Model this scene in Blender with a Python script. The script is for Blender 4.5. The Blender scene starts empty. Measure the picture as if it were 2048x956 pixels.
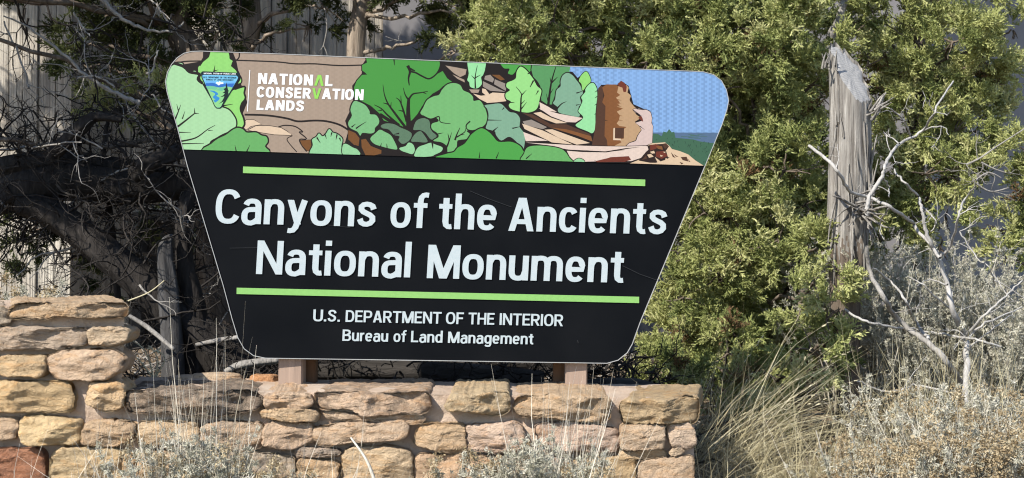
import bpy, bmesh, math, random
import numpy as np
from mathutils import Vector, Matrix, noise
from mathutils.geometry import delaunay_2d_cdt

random.seed(7); rng = np.random.default_rng(7)
S = bpy.context.scene; COL = S.collection
R = math.radians

# ------------------------------------------------------------------ camera, sky, sun, exposure
F = 2500.0; CX, CY = 1024.0, 478.0; CAMZ = 1.6; ROLL = R(0.45)
cam = bpy.data.cameras.new('camera'); cam.sensor_width = 36; cam.lens = 36 * F / 2048; cam.clip_end = 200
cam.dof.use_dof = True; cam.dof.focus_distance = 5.0; cam.dof.aperture_fstop = 6.3
co = bpy.data.objects.new('camera', cam); COL.objects.link(co)
co.location = (0, 0, CAMZ); co.rotation_euler = (Matrix.Rotation(-ROLL, 3, 'Y') @ Matrix.Rotation(R(90), 3, 'X')).to_euler()
S.camera = co
SUN_EL, SUN_AZ = R(41), R(44)          # azimuth measured from behind the camera towards the left
sund = Vector((-math.sin(SUN_AZ) * math.cos(SUN_EL), -math.cos(SUN_AZ) * math.cos(SUN_EL), math.sin(SUN_EL)))
w = bpy.data.worlds.new('World'); S.world = w; w.use_nodes = True
nt = w.node_tree; sky = nt.nodes.new('ShaderNodeTexSky'); sky.sky_type = 'NISHITA'; sky.sun_disc = False
sky.sun_elevation = SUN_EL; sky.sun_rotation = math.atan2(sund.x, sund.y); sky.altitude = 1900
bg = nt.nodes['Background']; bg.inputs[1].default_value = 0.145; nt.links.new(sky.outputs[0], bg.inputs[0])
sl = bpy.data.lights.new('sun', 'SUN'); sl.energy = 5.0; sl.angle = R(0.5); sl.color = (1, 0.95, 0.86)
so = bpy.data.objects.new('sun', sl); COL.objects.link(so); so.rotation_euler = (-sund).to_track_quat('-Z', 'Y').to_euler()
S.view_settings.view_transform = 'Standard'; S.view_settings.look = 'None'; S.view_settings.gamma = 1
S.view_settings.exposure = 0.84; S.cycles.filter_width = 1.15
S.cycles.max_bounces = 5; S.cycles.diffuse_bounces = 3; S.cycles.transmission_bounces = 2; S.cycles.glossy_bounces = 2

# ------------------------------------------------------------------ pixel -> world
cr, sr = math.cos(ROLL), math.sin(ROLL)
def ray(px, py):
    u, v = (px - CX) / F, -(py - CY) / F
    return Vector((u * cr + v * sr, 1.0, -u * sr + v * cr))
def at(px, py, y):
    d = ray(px, py); return Vector((d.x * y, y, CAMZ + d.z * y))
SYAW = R(5.0)
SP = at(890, 420, 5.0); SN = Vector((math.sin(SYAW), -math.cos(SYAW), 0.0))   # sign plane point and outward normal
SU = Vector((math.cos(SYAW), math.sin(SYAW), 0.0)); SV = Vector((0, 0, 1))
def s2(px, py):
    d = ray(px, py); o = Vector((0, 0, CAMZ)); t = (SP - o).dot(SN) / d.dot(SN); p = o + d * t - SP
    return (p.dot(SU), p.dot(SV))
def s3(u, v, h=0.0): return SP + SU * u + SV * v + SN * h

# ------------------------------------------------------------------ object helpers
def link(o, parent=None):
    COL.objects.link(o)
    if parent: o.parent = parent
    return o
def tag(o, label=None, cat=None, group=None, kind=None):
    if label: o['label'] = label
    if cat: o['category'] = cat
    if group: o['group'] = group
    if kind: o['kind'] = kind
    return o
def empty(name, loc, label, cat, group=None):
    o = bpy.data.objects.new(name, None); o.location = loc; o.empty_display_size = .1; link(o); return tag(o, label, cat, group)
def mesh_obj(name, V, Fc, mats, parent=None, smooth=False, midx=None, tint=None):
    """V world coordinates; parent is an unrotated empty"""
    V = np.asarray(V, dtype=np.float64)
    if parent is not None: V = V - np.array(parent['_o'] if '_o' in parent else parent.location)
    me = bpy.data.meshes.new(name)
    if isinstance(Fc, np.ndarray):
        n, k = Fc.shape
        me.vertices.add(len(V)); me.vertices.foreach_set('co', V.astype(np.float32).ravel())
        me.loops.add(n * k); me.loops.foreach_set('vertex_index', Fc.astype(np.int32).ravel())
        me.polygons.add(n); me.polygons.foreach_set('loop_start', np.arange(0, n * k, k, dtype=np.int32))
        me.update(calc_edges=True)
    else:
        me.from_pydata([tuple(v) for v in V], [], Fc); me.update()
    if not isinstance(mats, (list, tuple)): mats = [mats]
    for m in mats: me.materials.append(m)
    if midx is not None: me.polygons.foreach_set('material_index', np.asarray(midx, dtype=np.int32))
    if smooth: me.polygons.foreach_set('use_smooth', np.ones(len(me.polygons), dtype=bool))
    if tint is not None:
        a = me.attributes.new('tint', 'FLOAT', 'POINT'); a.data.foreach_set('value', np.asarray(tint, dtype=np.float32))
    me.update()
    return link(bpy.data.objects.new(name, me), parent)

# ------------------------------------------------------------------ materials
def lin(r, g, b, k=1.0):
    f = lambda c: (c / 255 / 12.92 if c / 255 <= .04045 else ((c / 255 + .055) / 1.055) ** 2.4)
    return (f(r) * k, f(g) * k, f(b) * k, 1)
class NB:
    def __init__(s, name, rough=.85, spec=.3):
        s.m = bpy.data.materials.new(name); s.m.use_nodes = True; s.t = s.m.node_tree; s.n = s.t.nodes
        s.b = s.n['Principled BSDF']; s.b.inputs['Roughness'].default_value = rough; s.b.inputs['Specular IOR Level'].default_value = spec
    def new(s, ty, **kw):
        n = s.n.new(ty)
        for k, v in kw.items():
            if k in n.inputs: n.inputs[k].default_value = v
            else: setattr(n, k, v)
        return n
    def l(s, a, b): s.t.links.new(a, b)
    def coord(s, sc=(1, 1, 1)):
        g = s.new('ShaderNodeNewGeometry'); mp = s.new('ShaderNodeMapping'); mp.inputs['Scale'].default_value = sc
        s.l(g.outputs['Position'], mp.inputs['Vector']); return mp.outputs[0]
    def noise(s, vec, scale, detail=5, rough=.6, dist=0):
        n = s.new('ShaderNodeTexNoise'); n.inputs['Scale'].default_value = scale; n.inputs['Detail'].default_value = detail
        n.inputs['Roughness'].default_value = rough; n.inputs['Distortion'].default_value = dist
        s.l(vec, n.inputs['Vector']); return n.outputs['Fac']
    def ramp(s, fac, stops):
        r = s.new('ShaderNodeValToRGB'); e = r.color_ramp.elements
        while len(e) < len(stops): e.new(.5)
        for i, (p, c) in enumerate(stops): e[i].position = p; e[i].color = c if len(c) == 4 else (*c, 1)
        s.l(fac, r.inputs[0]); return r.outputs[0]
    def mix(s, fac, a, b, mode='MIX'):
        n = s.new('ShaderNodeMix'); n.data_type = 'RGBA'; n.blend_type = mode
        for v, i in ((fac, 0), (a, 6), (b, 7)):
            if hasattr(v, 'is_linked'): s.l(v, n.inputs[i])
            else: n.inputs[i].default_value = v
        return n.outputs[2]
    def math(s, op, a, b=0.0):
        n = s.new('ShaderNodeMath'); n.operation = op
        for v, i in ((a, 0), (b, 1)):
            if hasattr(v, 'is_linked'): s.l(v, n.inputs[i])
            else: n.inputs[i].default_value = v
        return n.outputs[0]
    def base(s, c):
        if hasattr(c, 'is_linked'): s.l(c, s.b.inputs['Base Color'])
        else: s.b.inputs['Base Color'].default_value = c
    def bump(s, h, strength=.5, dist=.01):
        n = s.new('ShaderNodeBump'); n.inputs['Strength'].default_value = strength; n.inputs['Distance'].default_value = dist
        s.l(h, n.inputs['Height']); s.l(n.outputs[0], s.b.inputs['Normal'])

def mat_stone():
    k = NB('sandstone', .9, .2); oi = k.new('ShaderNodeObjectInfo')
    p = k.coord(); n1 = k.noise(p, 14, 8, .65, .6); n2 = k.noise(p, 70, 6, .7); n3 = k.noise(k.coord((1, 1, 3.2)), 9, 6, .6, 1.2)
    c = k.mix(1.0, oi.outputs['Color'], k.ramp(n1, [(.25, (.72, .68, .64)), (.5, (1, .98, .95)), (.8, (1.12, 1.08, 1.0))]), 'MULTIPLY')
    c = k.mix(k.ramp(n3, [(.5, (0, 0, 0)), (.72, (1, 1, 1))]), c, k.mix(1.0, c, (1.0, .84, .66, 1), 'MULTIPLY'))
    c = k.mix(k.math('MULTIPLY', k.ramp(n2, [(.55, (0, 0, 0)), (.72, (1, 1, 1))]), .35), c, (.16, .12, .085, 1))
    # dark weathering and lichen only on stones whose alpha is low
    al = k.math('SUBTRACT', 1.0, oi.outputs['Alpha'])
    li = k.ramp(k.noise(p, 24, 8, .72, .4), [(.42, (0, 0, 0)), (.58, (1, 1, 1))])
    c = k.mix(k.math('MULTIPLY', li, al), c, (.085, .07, .055, 1))
    li2 = k.ramp(k.noise(k.coord((1.3, 1, 1)), 31, 6, .7), [(.62, (0, 0, 0)), (.68, (1, 1, 1))])
    c = k.mix(k.math('MULTIPLY', li2, k.math('MULTIPLY', al, .8)), c, (.5, .47, .42, 1))
    k.base(c)
    k.bump(k.math('ADD', k.math('MULTIPLY', k.noise(p, 42, 7, .72, .8), 1.1), k.math('ADD', k.math('MULTIPLY', k.noise(p, 170, 4, .7), .35), k.math('MULTIPLY', n3, .7))), 1.0, .021)
    return k.m
def mat_mortar():
    k = NB('mortar', .92, .2); p = k.coord(); n = k.noise(p, 9, 6, .6)
    k.base(k.ramp(n, [(.25, (.34, .25, .185)), (.5, (.43, .325, .245)), (.75, (.47, .385, .305))]))
    k.bump(k.math('ADD', k.noise(p, 45, 6, .65), k.math('MULTIPLY', k.noise(p, 200, 4, .7), .6)), .8, .012); return k.m
def simple(name, col, rough=.8, spec=.3, var=.15, sc=20, bump=0, stretch=(1, 1, 1), bd=.004):
    k = NB(name, rough, spec); p = k.coord(stretch); n = k.noise(p, sc, 5, .6)
    k.base(k.ramp(n, [(.3, tuple(x * (1 - var) for x in col[:3])), (.7, tuple(min(1, x * (1 + var)) for x in col[:3]))]))
    if bump: k.bump(n, bump, bd)
    return k.m
def mat_leaf(name, stops, rough=.75):
    k = NB(name, rough, .25); a = k.new('ShaderNodeAttribute'); a.attribute_name = 'tint'
    k.base(k.ramp(a.outputs['Fac'], stops)); 
    tr = k.new('ShaderNodeBsdfTranslucent'); k.l(k.ramp(a.outputs['Fac'], stops), tr.inputs['Color'])
    mx = k.new('ShaderNodeMixShader'); mx.inputs[0].default_value = .30
    k.l(k.b.outputs[0], mx.inputs[1]); k.l(tr.outputs[0], mx.inputs[2]); k.l(mx.outputs[0], k.n['Material Output'].inputs[0]); return k.m
def mat_bark(name, dark, light, sc=26, stretch=(1, 1, .12), strength=.9):
    k = NB(name, .92, .15); p = k.coord(stretch); n = k.noise(p, sc, 7, .65, .5); n2 = k.noise(k.coord((1, 1, .5)), 9, 4, .6)
    c = k.ramp(n, [(.3, dark), (.55, tuple((a + b) / 2 for a, b in zip(dark, light))), (.72, light)])
    k.base(k.mix(k.math('MULTIPLY', n2, .35), c, (*[x * .6 for x in dark], 1))); k.bump(n, strength, .015); return k.m
def mat_sign(name, col, rough=.45, weave=.0):
    k = NB(name, rough, .2)
    if weave:       # faint basket-weave cells of the reflective sheeting
        g = k.new('ShaderNodeNewGeometry'); sp = k.new('ShaderNodeSeparateXYZ'); k.l(g.outputs['Position'], sp.inputs[0])
        row = k.math('FLOOR', k.math('DIVIDE', sp.outputs[2], .0095)); odd = k.math('FLOORED_MODULO', row, 2.0)
        u = k.math('ADD', k.math('DIVIDE', sp.outputs[0], .031), k.math('MULTIPLY', odd, .30))
        st = k.math('LESS_THAN', k.math('FRACT', u), .5); pt = k.noise(k.coord((1, 1, 1)), 5, 2)
        br = k.new('ShaderNodeMix'); br.data_type = 'RGBA'; k.l(k.math('MULTIPLY', st, k.ramp(pt, [(.3, (.5, .5, .5)), (.6, (1, 1, 1))])), br.inputs[0])
        br.inputs[7].default_value = tuple(x * (1 - 1.3 * weave) for x in col[:3]) + (1,)
        br.inputs[6].default_value = tuple(min(1, x * (1 + .7 * weave)) for x in col[:3]) + (1,)
        k.base(br.outputs[2])
    else: k.base(col if len(col) == 4 else (*col, 1))
    return k.m

M_STONE = mat_stone(); M_MORTAR = mat_mortar()
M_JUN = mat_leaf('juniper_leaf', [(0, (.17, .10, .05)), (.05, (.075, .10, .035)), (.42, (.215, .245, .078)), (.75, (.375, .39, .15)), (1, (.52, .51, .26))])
M_JUND = mat_leaf('shade_toned_juniper_leaf', [(0, (.03, .042, .014)), (.6, (.075, .09, .03)), (1, (.14, .15, .05))])  # same juniper leaf, with shade put into darker colours
M_SAGE = mat_leaf('sage_leaf', [(0, (.23, .225, .165)), (.5, (.41, .395, .31)), (1, (.60, .57, .48))])
M_STRAW = mat_leaf('dry_grass', [(0, (.19, .16, .09)), (.5, (.42, .365, .22)), (1, (.66, .60, .42))])
M_PSTEM = mat_leaf('pale_stem', [(0, (.30, .26, .20)), (.5, (.46, .42, .34)), (1, (.64, .60, .52))])
M_BLEACH = mat_leaf('bleached_grass', [(0, (.46, .40, .30)), (.5, (.62, .56, .45)), (1, (.76, .71, .61))])
M_FLOWER = mat_leaf('dry_flower', [(0, (.20, .14, .075)), (.5, (.36, .28, .165)), (1, (.52, .44, .30))])
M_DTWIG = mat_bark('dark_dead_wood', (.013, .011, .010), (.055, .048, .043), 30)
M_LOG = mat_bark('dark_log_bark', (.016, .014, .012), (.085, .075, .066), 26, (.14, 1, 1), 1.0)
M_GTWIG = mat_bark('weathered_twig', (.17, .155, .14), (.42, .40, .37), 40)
M_BARK = mat_bark('juniper_bark', (.06, .045, .035), (.26, .21, .165))
M_WTWIG = mat_bark('bleached_twig', (.25, .235, .22), (.56, .54, .51), 40)
M_STUMP = mat_bark('stringy_dead_wood', (.06, .05, .042), (.50, .47, .425), 60, (1, 1, .045), 1.0)
M_CUT = simple('sawn_grey_wood', (.33, .32, .31), .9, .2, .25, 40, .4, (1, 1, 1))
M_BLACK = mat_sign('black_board', (.0042, .005, .0068, 1), .55); k_ = M_BLACK.node_tree; g_ = k_.nodes.new('ShaderNodeNewGeometry'); n_ = k_.nodes.new('ShaderNodeTexNoise'); n_.inputs['Scale'].default_value = 3.5; n_.inputs['Detail'].default_value = 8; r_ = k_.nodes.new('ShaderNodeValToRGB'); r_.color_ramp.elements[0].position = .35; r_.color_ramp.elements[0].color = (.0026, .0032, .0044, 1); r_.color_ramp.elements[1].position = .75; r_.color_ramp.elements[1].color = (.0052, .0058, .007, 1); k_.links.new(g_.outputs['Position'], n_.inputs['Vector']); k_.links.new(n_.outputs['Fac'], r_.inputs[0]); k_.links.new(r_.outputs[0], k_.nodes['Principled BSDF'].inputs['Base Color']); M_BLACK.node_tree.nodes['Principled BSDF'].inputs['Specular IOR Level'].default_value = .06
M_RIM = simple('grey_edge', (.30, .30, .295), .6, .3, .1)
M_POST = simple('pinkish_tan_paint', (.27, .195, .15), .8, .25, .16, 45, .45, (1, 1, .06), .006)
M_BRACE = simple('dark_brown_wood', (.115, .062, .034), .8, .25, .25, 30, .3, (1, 1, .1))  # darker brown than the post colour

# ------------------------------------------------------------------ mesh builders
def tube(path, rad, sides=6, V=None, Fq=None, T=None, t=.5):
    P = np.array([tuple(p) for p in path]); n = len(P)
    if np.isscalar(rad): rad = np.full(n, rad)
    rad = np.asarray(rad)
    tg = np.gradient(P, axis=0); tg /= np.linalg.norm(tg, axis=1)[:, None] + 1e-9
    ref = np.array((0, 0, 1.)) if abs(tg[0][2]) < .9 else np.array((1., 0, 0))
    a = np.cross(tg, ref); a /= np.linalg.norm(a, axis=1)[:, None] + 1e-9; b = np.cross(tg, a)
    th = np.linspace(0, 2 * math.pi, sides, endpoint=False)
    ring = P[:, None, :] + rad[:, None, None] * (np.cos(th)[None, :, None] * a[:, None, :] + np.sin(th)[None, :, None] * b[:, None, :])
    i = np.arange(n - 1)[:, None] * sides; j = np.arange(sides)[None, :]; j2 = (j + 1) % sides
    q = np.stack([i + j, i + j2, i + sides + j2, i + sides + j], -1).reshape(-1, 4)
    return ring.reshape(-1, 3), q
class Acc:
    def __init__(s): s.V = []; s.F = []; s.T = []; s.n = 0
    def add(s, V, Fq, t=.5):
        s.V.append(V); s.F.append(Fq + s.n); s.n += len(V); s.T.append(np.full(len(V), t) if np.isscalar(t) else t)
    def tube(s, path, rad, sides=6, t=.5): s.add(*tube(path, rad, sides), t)
    def build(s, name, mat, parent=None, smooth=True):
        if not s.V: return None
        return mesh_obj(name, np.concatenate(s.V), np.concatenate(s.F), mat, parent, smooth, None, np.concatenate(s.T))
def catmull(P, n=6, closed=False):
    P = [Vector(p) for p in P]; m = len(P); out = []
    for i in range(m if closed else m - 1):
        p0, p1, p2, p3 = (P[(i - 1) % m], P[i], P[(i + 1) % m], P[(i + 2) % m]) if closed else (P[max(i - 1, 0)], P[i], P[i + 1], P[min(i + 2, m - 1)])
        for k in range(n):
            t = k / n
            out.append(.5 * ((2 * p1) + (p2 - p0) * t + (2 * p0 - 5 * p1 + 4 * p2 - p3) * t * t + (3 * p1 - p0 - 3 * p2 + p3) * t ** 3))
    if not closed: out.append(P[-1])
    return out
def rnd(a, b): return random.uniform(a, b)
def rv(s=1.0): return Vector((random.gauss(0, s), random.gauss(0, s), random.gauss(0, s)))
def crooked(p, d, L, n, wob, up=0.0):
    """a crooked path from p along d"""
    out = [Vector(p)]; d = Vector(d).normalized()
    for i in range(n):
        d = (d + rv(wob) + Vector((0, 0, up))).normalized(); out.append(out[-1] + d * (L / n))
    return out
def twigs(acc, p, d, L, r, depth, wob=.28, sides=5, kids=(2, 4), up=0.0, spread=.9, t=None):
    path = crooked(p, d, L, 6, wob, up); rr = np.linspace(r, r * .45, 7)
    acc.tube(path, rr, sides, rnd(0, 1) if t is None else t)
    if depth <= 0: return
    for k in range(random.randint(*kids)):
        i = random.randint(2, 6); dd = (path[i] - path[i - 1]).normalized() + rv(spread * .6)
        twigs(acc, path[i], dd, L * rnd(.4, .7), max(r * .55, .0013), depth - 1, wob, sides, kids, up, spread, t)

# juniper spray prototypes: arrays of quads (n,4,3), axis along +Z, unit length about 0.14
def quad_strip(p, d, L, wd):
    d = d / (np.linalg.norm(d) + 1e-9); s = np.cross(d, rng.normal(size=3)); s /= np.linalg.norm(s) + 1e-9
    return np.array([p - s * wd * .5, p + s * wd * .5, p + d * L * .7 + s * wd * .42, p + d * L])  # tapered leaf, last corner is the tip
def spray():
    q = []; L = .14
    for i in range(8):
        z = L * (.10 + .8 * i / 8); a = rng.uniform(0, 6.28); el = rng.uniform(.45, .9)
        d = np.array([math.cos(a) * math.sin(el), math.sin(a) * math.sin(el), math.cos(el)]); l = .058 * (1 - .5 * i / 8) * rng.uniform(.8, 1.2)
        p = np.array([0, 0, z]); q.append(quad_strip(p, d, l, .010))
        for j in range(4):
            pp = p + d * l * rng.uniform(.2, .9); dd = d + rng.normal(size=3) * .5; q.append(quad_strip(pp, dd, l * rng.uniform(.3, .55), .0095))
    q.append(quad_strip(np.array([0, 0, L * .5]), np.array([0, 0, 1.]), L * .55, .010))
    q.append(quad_strip(np.zeros(3), np.array([0, 0, 1.]), L * .9, .006))
    return np.array(q)
SPRAYS = [spray() for _ in range(8)]
def basis(ax):
    ax = ax / (np.linalg.norm(ax, axis=1)[:, None] + 1e-9); r = rng.normal(size=ax.shape)
    u = np.cross(ax, r); u /= np.linalg.norm(u, axis=1)[:, None] + 1e-9; v = np.cross(ax, u)
    return np.stack([u, v, ax], -1)      # columns
def scatter(acc, protos, pos, axes, scale, tint, jit=.12):
    idx = rng.integers(0, len(protos), len(pos)); B = basis(axes)
    for k, pr in enumerate(protos):
        s = np.where(idx == k)[0]
        if len(s) == 0: continue
        V = np.einsum('nij,qcj->nqci', B[s], pr) * scale[s][:, None, None, None] + pos[s][:, None, None, :]
        nq = len(s) * len(pr); t = np.repeat(tint[s], len(pr) * 4) + np.repeat(rng.normal(0, jit, nq), 4)
        acc.add(V.reshape(-1, 3), np.arange(nq * 4).reshape(-1, 4), np.clip(t, 0, 1))
def clump(acc, c, r, n, sq=(1, 1, 1), up=.45, tint=.5, sc=(.75, 1.25), per=13):
    """a foliage clump made of radiating tufts set through its outer shell"""
    m = max(3, n // per); d = rng.normal(size=(m, 3)); d[:, 2] += .15; d /= np.linalg.norm(d, axis=1)[:, None]
    lob = 1 + .25 * np.sin(d[:, 0] * 5 + c[0] * 9) * np.sin(d[:, 2] * 6 + c[2] * 7)
    ctr = np.array(c) + d * (r * (.45 + .55 * rng.random(m) ** .6) * lob)[:, None] * np.array(sq)
    main = d * .8 + np.array([0, 0, up]) + rng.normal(0, .3, (m, 3)); main /= np.linalg.norm(main, axis=1)[:, None]
    tt = np.clip(rng.normal(tint, .17, m), .08, 1); tt[rng.random(m) < .025] = 0; k = rng.integers(per - 4, per + 5, m); i = np.repeat(np.arange(m), k)
    ax = main[i] * .85 + rng.normal(0, .5, (len(i), 3)); ax /= np.linalg.norm(ax, axis=1)[:, None]
    s_ = rng.uniform(*sc, len(i)) * np.repeat(rng.uniform(.8, 1.15, m), k)
    pos = ctr[i] + ax * .012 + main[i] * (rng.random(len(i)) * .05)[:, None]
    scatter(acc, SPRAYS, pos, ax, s_ * .72, np.clip(np.where(tt[i] < .05, 0, tt[i] + rng.normal(0, .08, len(i))), 0, 1), .07)

# ------------------------------------------------------------------ ground
def gz(x, y):
    sm = lambda a, b, t: (lambda k: k * k * (3 - 2 * k))(min(1, max(0, (t - a) / (b - a))))
    back = .60 + .16 * sm(5.2, 8.5, y); f = .22 + .03 * math.sin(x * 1.7)
    side = sm(.75, 1.3, x)
    k = (1 - side) * sm(4.95, 5.05, y) + side * sm(3.8, 6.3, y)
    z = f + (back - f) * k
    return z + .035 * noise.noise(Vector((x * .9, y * .9, 0))) + .012 * noise.noise(Vector((x * 5, y * 5, 1)))
def build_ground():
    xs = np.concatenate([np.linspace(-60, -6, 12), np.linspace(-5.5, 6.5, 120), np.linspace(8, 60, 12)])
    ys = np.concatenate([np.linspace(-20, 2.5, 12), np.linspace(2.7, 12, 110), np.linspace(13, 90, 14)])
    V = [(x, y, gz(x, y)) for y in ys for x in xs]; nx = len(xs)
    q = np.array([(j * nx + i, j * nx + i + 1, (j + 1) * nx + i + 1, (j + 1) * nx + i) for j in range(len(ys) - 1) for i in range(nx - 1)])
    k = NB('dry_soil', .95, .15); p = k.coord(); n = k.noise(p, 6, 8, .65); n2 = k.noise(p, 60, 5, .7)
    c = k.mix(k.ramp(n2, [(.45, (0, 0, 0)), (.6, (1, 1, 1))]), k.ramp(n, [(.3, (.13, .095, .065)), (.7, (.30, .225, .155))]), (.09, .07, .05, 1))
    k.base(c); k.bump(k.math('ADD', n, k.math('MULTIPLY', n2, .6)), .8, .03)
    tag(mesh_obj('ground', V, q, k.m, None, True), kind='structure')
build_ground()

# ------------------------------------------------------------------ building behind the trees
def boxv(x0, x1, y0, y1, z0, z1):
    V = [(x, y, z) for z in (z0, z1) for y in (y0, y1) for x in (x0, x1)]
    return V, [(0, 2, 3, 1), (4, 5, 7, 6), (0, 1, 5, 4), (2, 6, 7, 3), (0, 4, 6, 2), (1, 3, 7, 5)]
def build_building():
    b = empty('concrete_building', (0, 9.5, .7), 'grey board-textured concrete building standing behind the junipers', 'building')
    k = NB('ribbed_concrete', .9, .2); p = k.coord((1, 1, .05)); n = k.noise(p, 16, 6, .7); n2 = k.noise(k.coord((1, 1, .4)), 2.2, 5, .6)
    wv = k.noise(k.coord((1, 1, .015)), 42, 3, .6)
    c = k.mix(k.ramp(n, [(.4, (0, 0, 0)), (.62, (1, 1, 1))]), (.36, .32, .265, 1), (.215, .185, .155, 1))
    c = k.mix(k.ramp(n2, [(.4, (0, 0, 0)), (.75, (.8, .8, .8))]), c, (.46, .43, .37, 1))
    k.base(c); k.bump(k.math('ADD', n, wv), .8, .03); mr = k.m
    k2 = simple('grey_stucco', (.155, .147, .15), .9, .2, .1, 4, .2)
    # ribbed front walls: vertical board profile with real relief
    def ribbed(name, x0, x1, y, z0, z1, hole=None):
        V = []; Fc = []; x = x0; prof = []
        while x < x1 - .01:
            wd = min(rnd(.07, .13), x1 - x); dep = rnd(-.012, .012); prof += [(x + .004, dep), (x + wd - .006, dep), (x + wd - .004, .018)]; x += wd
        prof = [(x0, 0)] + prof + [(x1, 0)]
        spans = [(z0, z1)] if not hole else None
        def strip(pts, a, bb):
            for (xa, da), (xb, db) in zip(pts[:-1], pts[1:]):
                n0 = len(V); V.extend([(xa, y + da, a), (xb, y + db, a), (xb, y + db, bb), (xa, y + da, bb)]); Fc.append((n0, n0 + 1, n0 + 2, n0 + 3))
        if not hole: strip(prof, z0, z1)
        else:
            hx0, hx1, hz = hole
            L = [q for q in prof if q[0] < hx0] + [(hx0, 0)]; Rr = [(hx1, 0)] + [q for q in prof if q[0] > hx1]; Mm = [(hx0, 0)] + [q for q in prof if hx0 < q[0] < hx1] + [(hx1, 0)]
            strip(L, z0, z1); strip(Rr, z0, z1); strip(Mm, hz, z1)
        return mesh_obj(name, V, np.array(Fc), mr, b)
    yl, yr = 8.9, 9.5; xc = at(140, 300, yl).x; xm = at(760, 50, yr).x; xr = at(1850, 300, yr).x
    ribbed('wall', -9, xc, yl, .3, 4.6)
    V, Fc = boxv(xc - .25, xc, yl + .02, yr + .02, .3, 4.6); mesh_obj('corner_return', V, Fc, mr, b)
    h0, h1, hz = at(272, 500, yr).x, at(386, 500, yr).x, at(300, 436, yr).z
    ribbed('wall', xc, xm, yr, .3, 4.6, (h0, h1, hz))
    V, Fc = boxv(xm, xr, yr - .02, yr + .25, .3, 4.6); mesh_obj('wall', V, Fc, k2, b)
    a = Vector((xr, yr - .02)); e = a + Vector((3.2, 5.0)); nn = Vector((.25, -.16))
    V = [(a.x, a.y, .3), (e.x, e.y, .3), (e.x - .3, e.y + .2, .3), (a.x - .3, a.y + .3, .3)]; V = V + [(x, y, 4.6) for x, y, z in V]
    mesh_obj('wall', V, [(0, 1, 5, 4), (1, 2, 6, 5), (2, 3, 7, 6), (3, 0, 4, 7), (4, 5, 6, 7), (3, 2, 1, 0)], k2, b)
    V, Fc = boxv(-9.2, xr + .3, yl - .35, yr + 6, 4.62, 4.85); mesh_obj('roof', V, Fc, simple('roof_edge', (.16, .12, .09)), b)
    # recessed dark doorway
    dk = simple('dark_door', (.022, .02, .019), .7, .3, .2, 8, .2, (1, 1, .1)); d = mesh_obj('door', *boxv(h0, h1, yr + .14, yr + .19, .3, hz), dk, b)
    fr = [boxv(h0 - .02, h0 + .05, yr - .03, yr + .13, .3, hz), boxv(h1 - .05, h1 + .02, yr - .03, yr + .13, .3, hz), boxv(h0 + .053, h1 - .053, yr - .03, yr + .13, hz - .06, hz + .02)]
    V, Fc = [], []
    for v, f in fr: n0 = len(V); V += v; Fc += [tuple(i + n0 for i in q) for q in f]
    mesh_obj('door_frame', V, Fc, simple('dark_frame', (.06, .055, .05)), b)
build_building()

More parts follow.
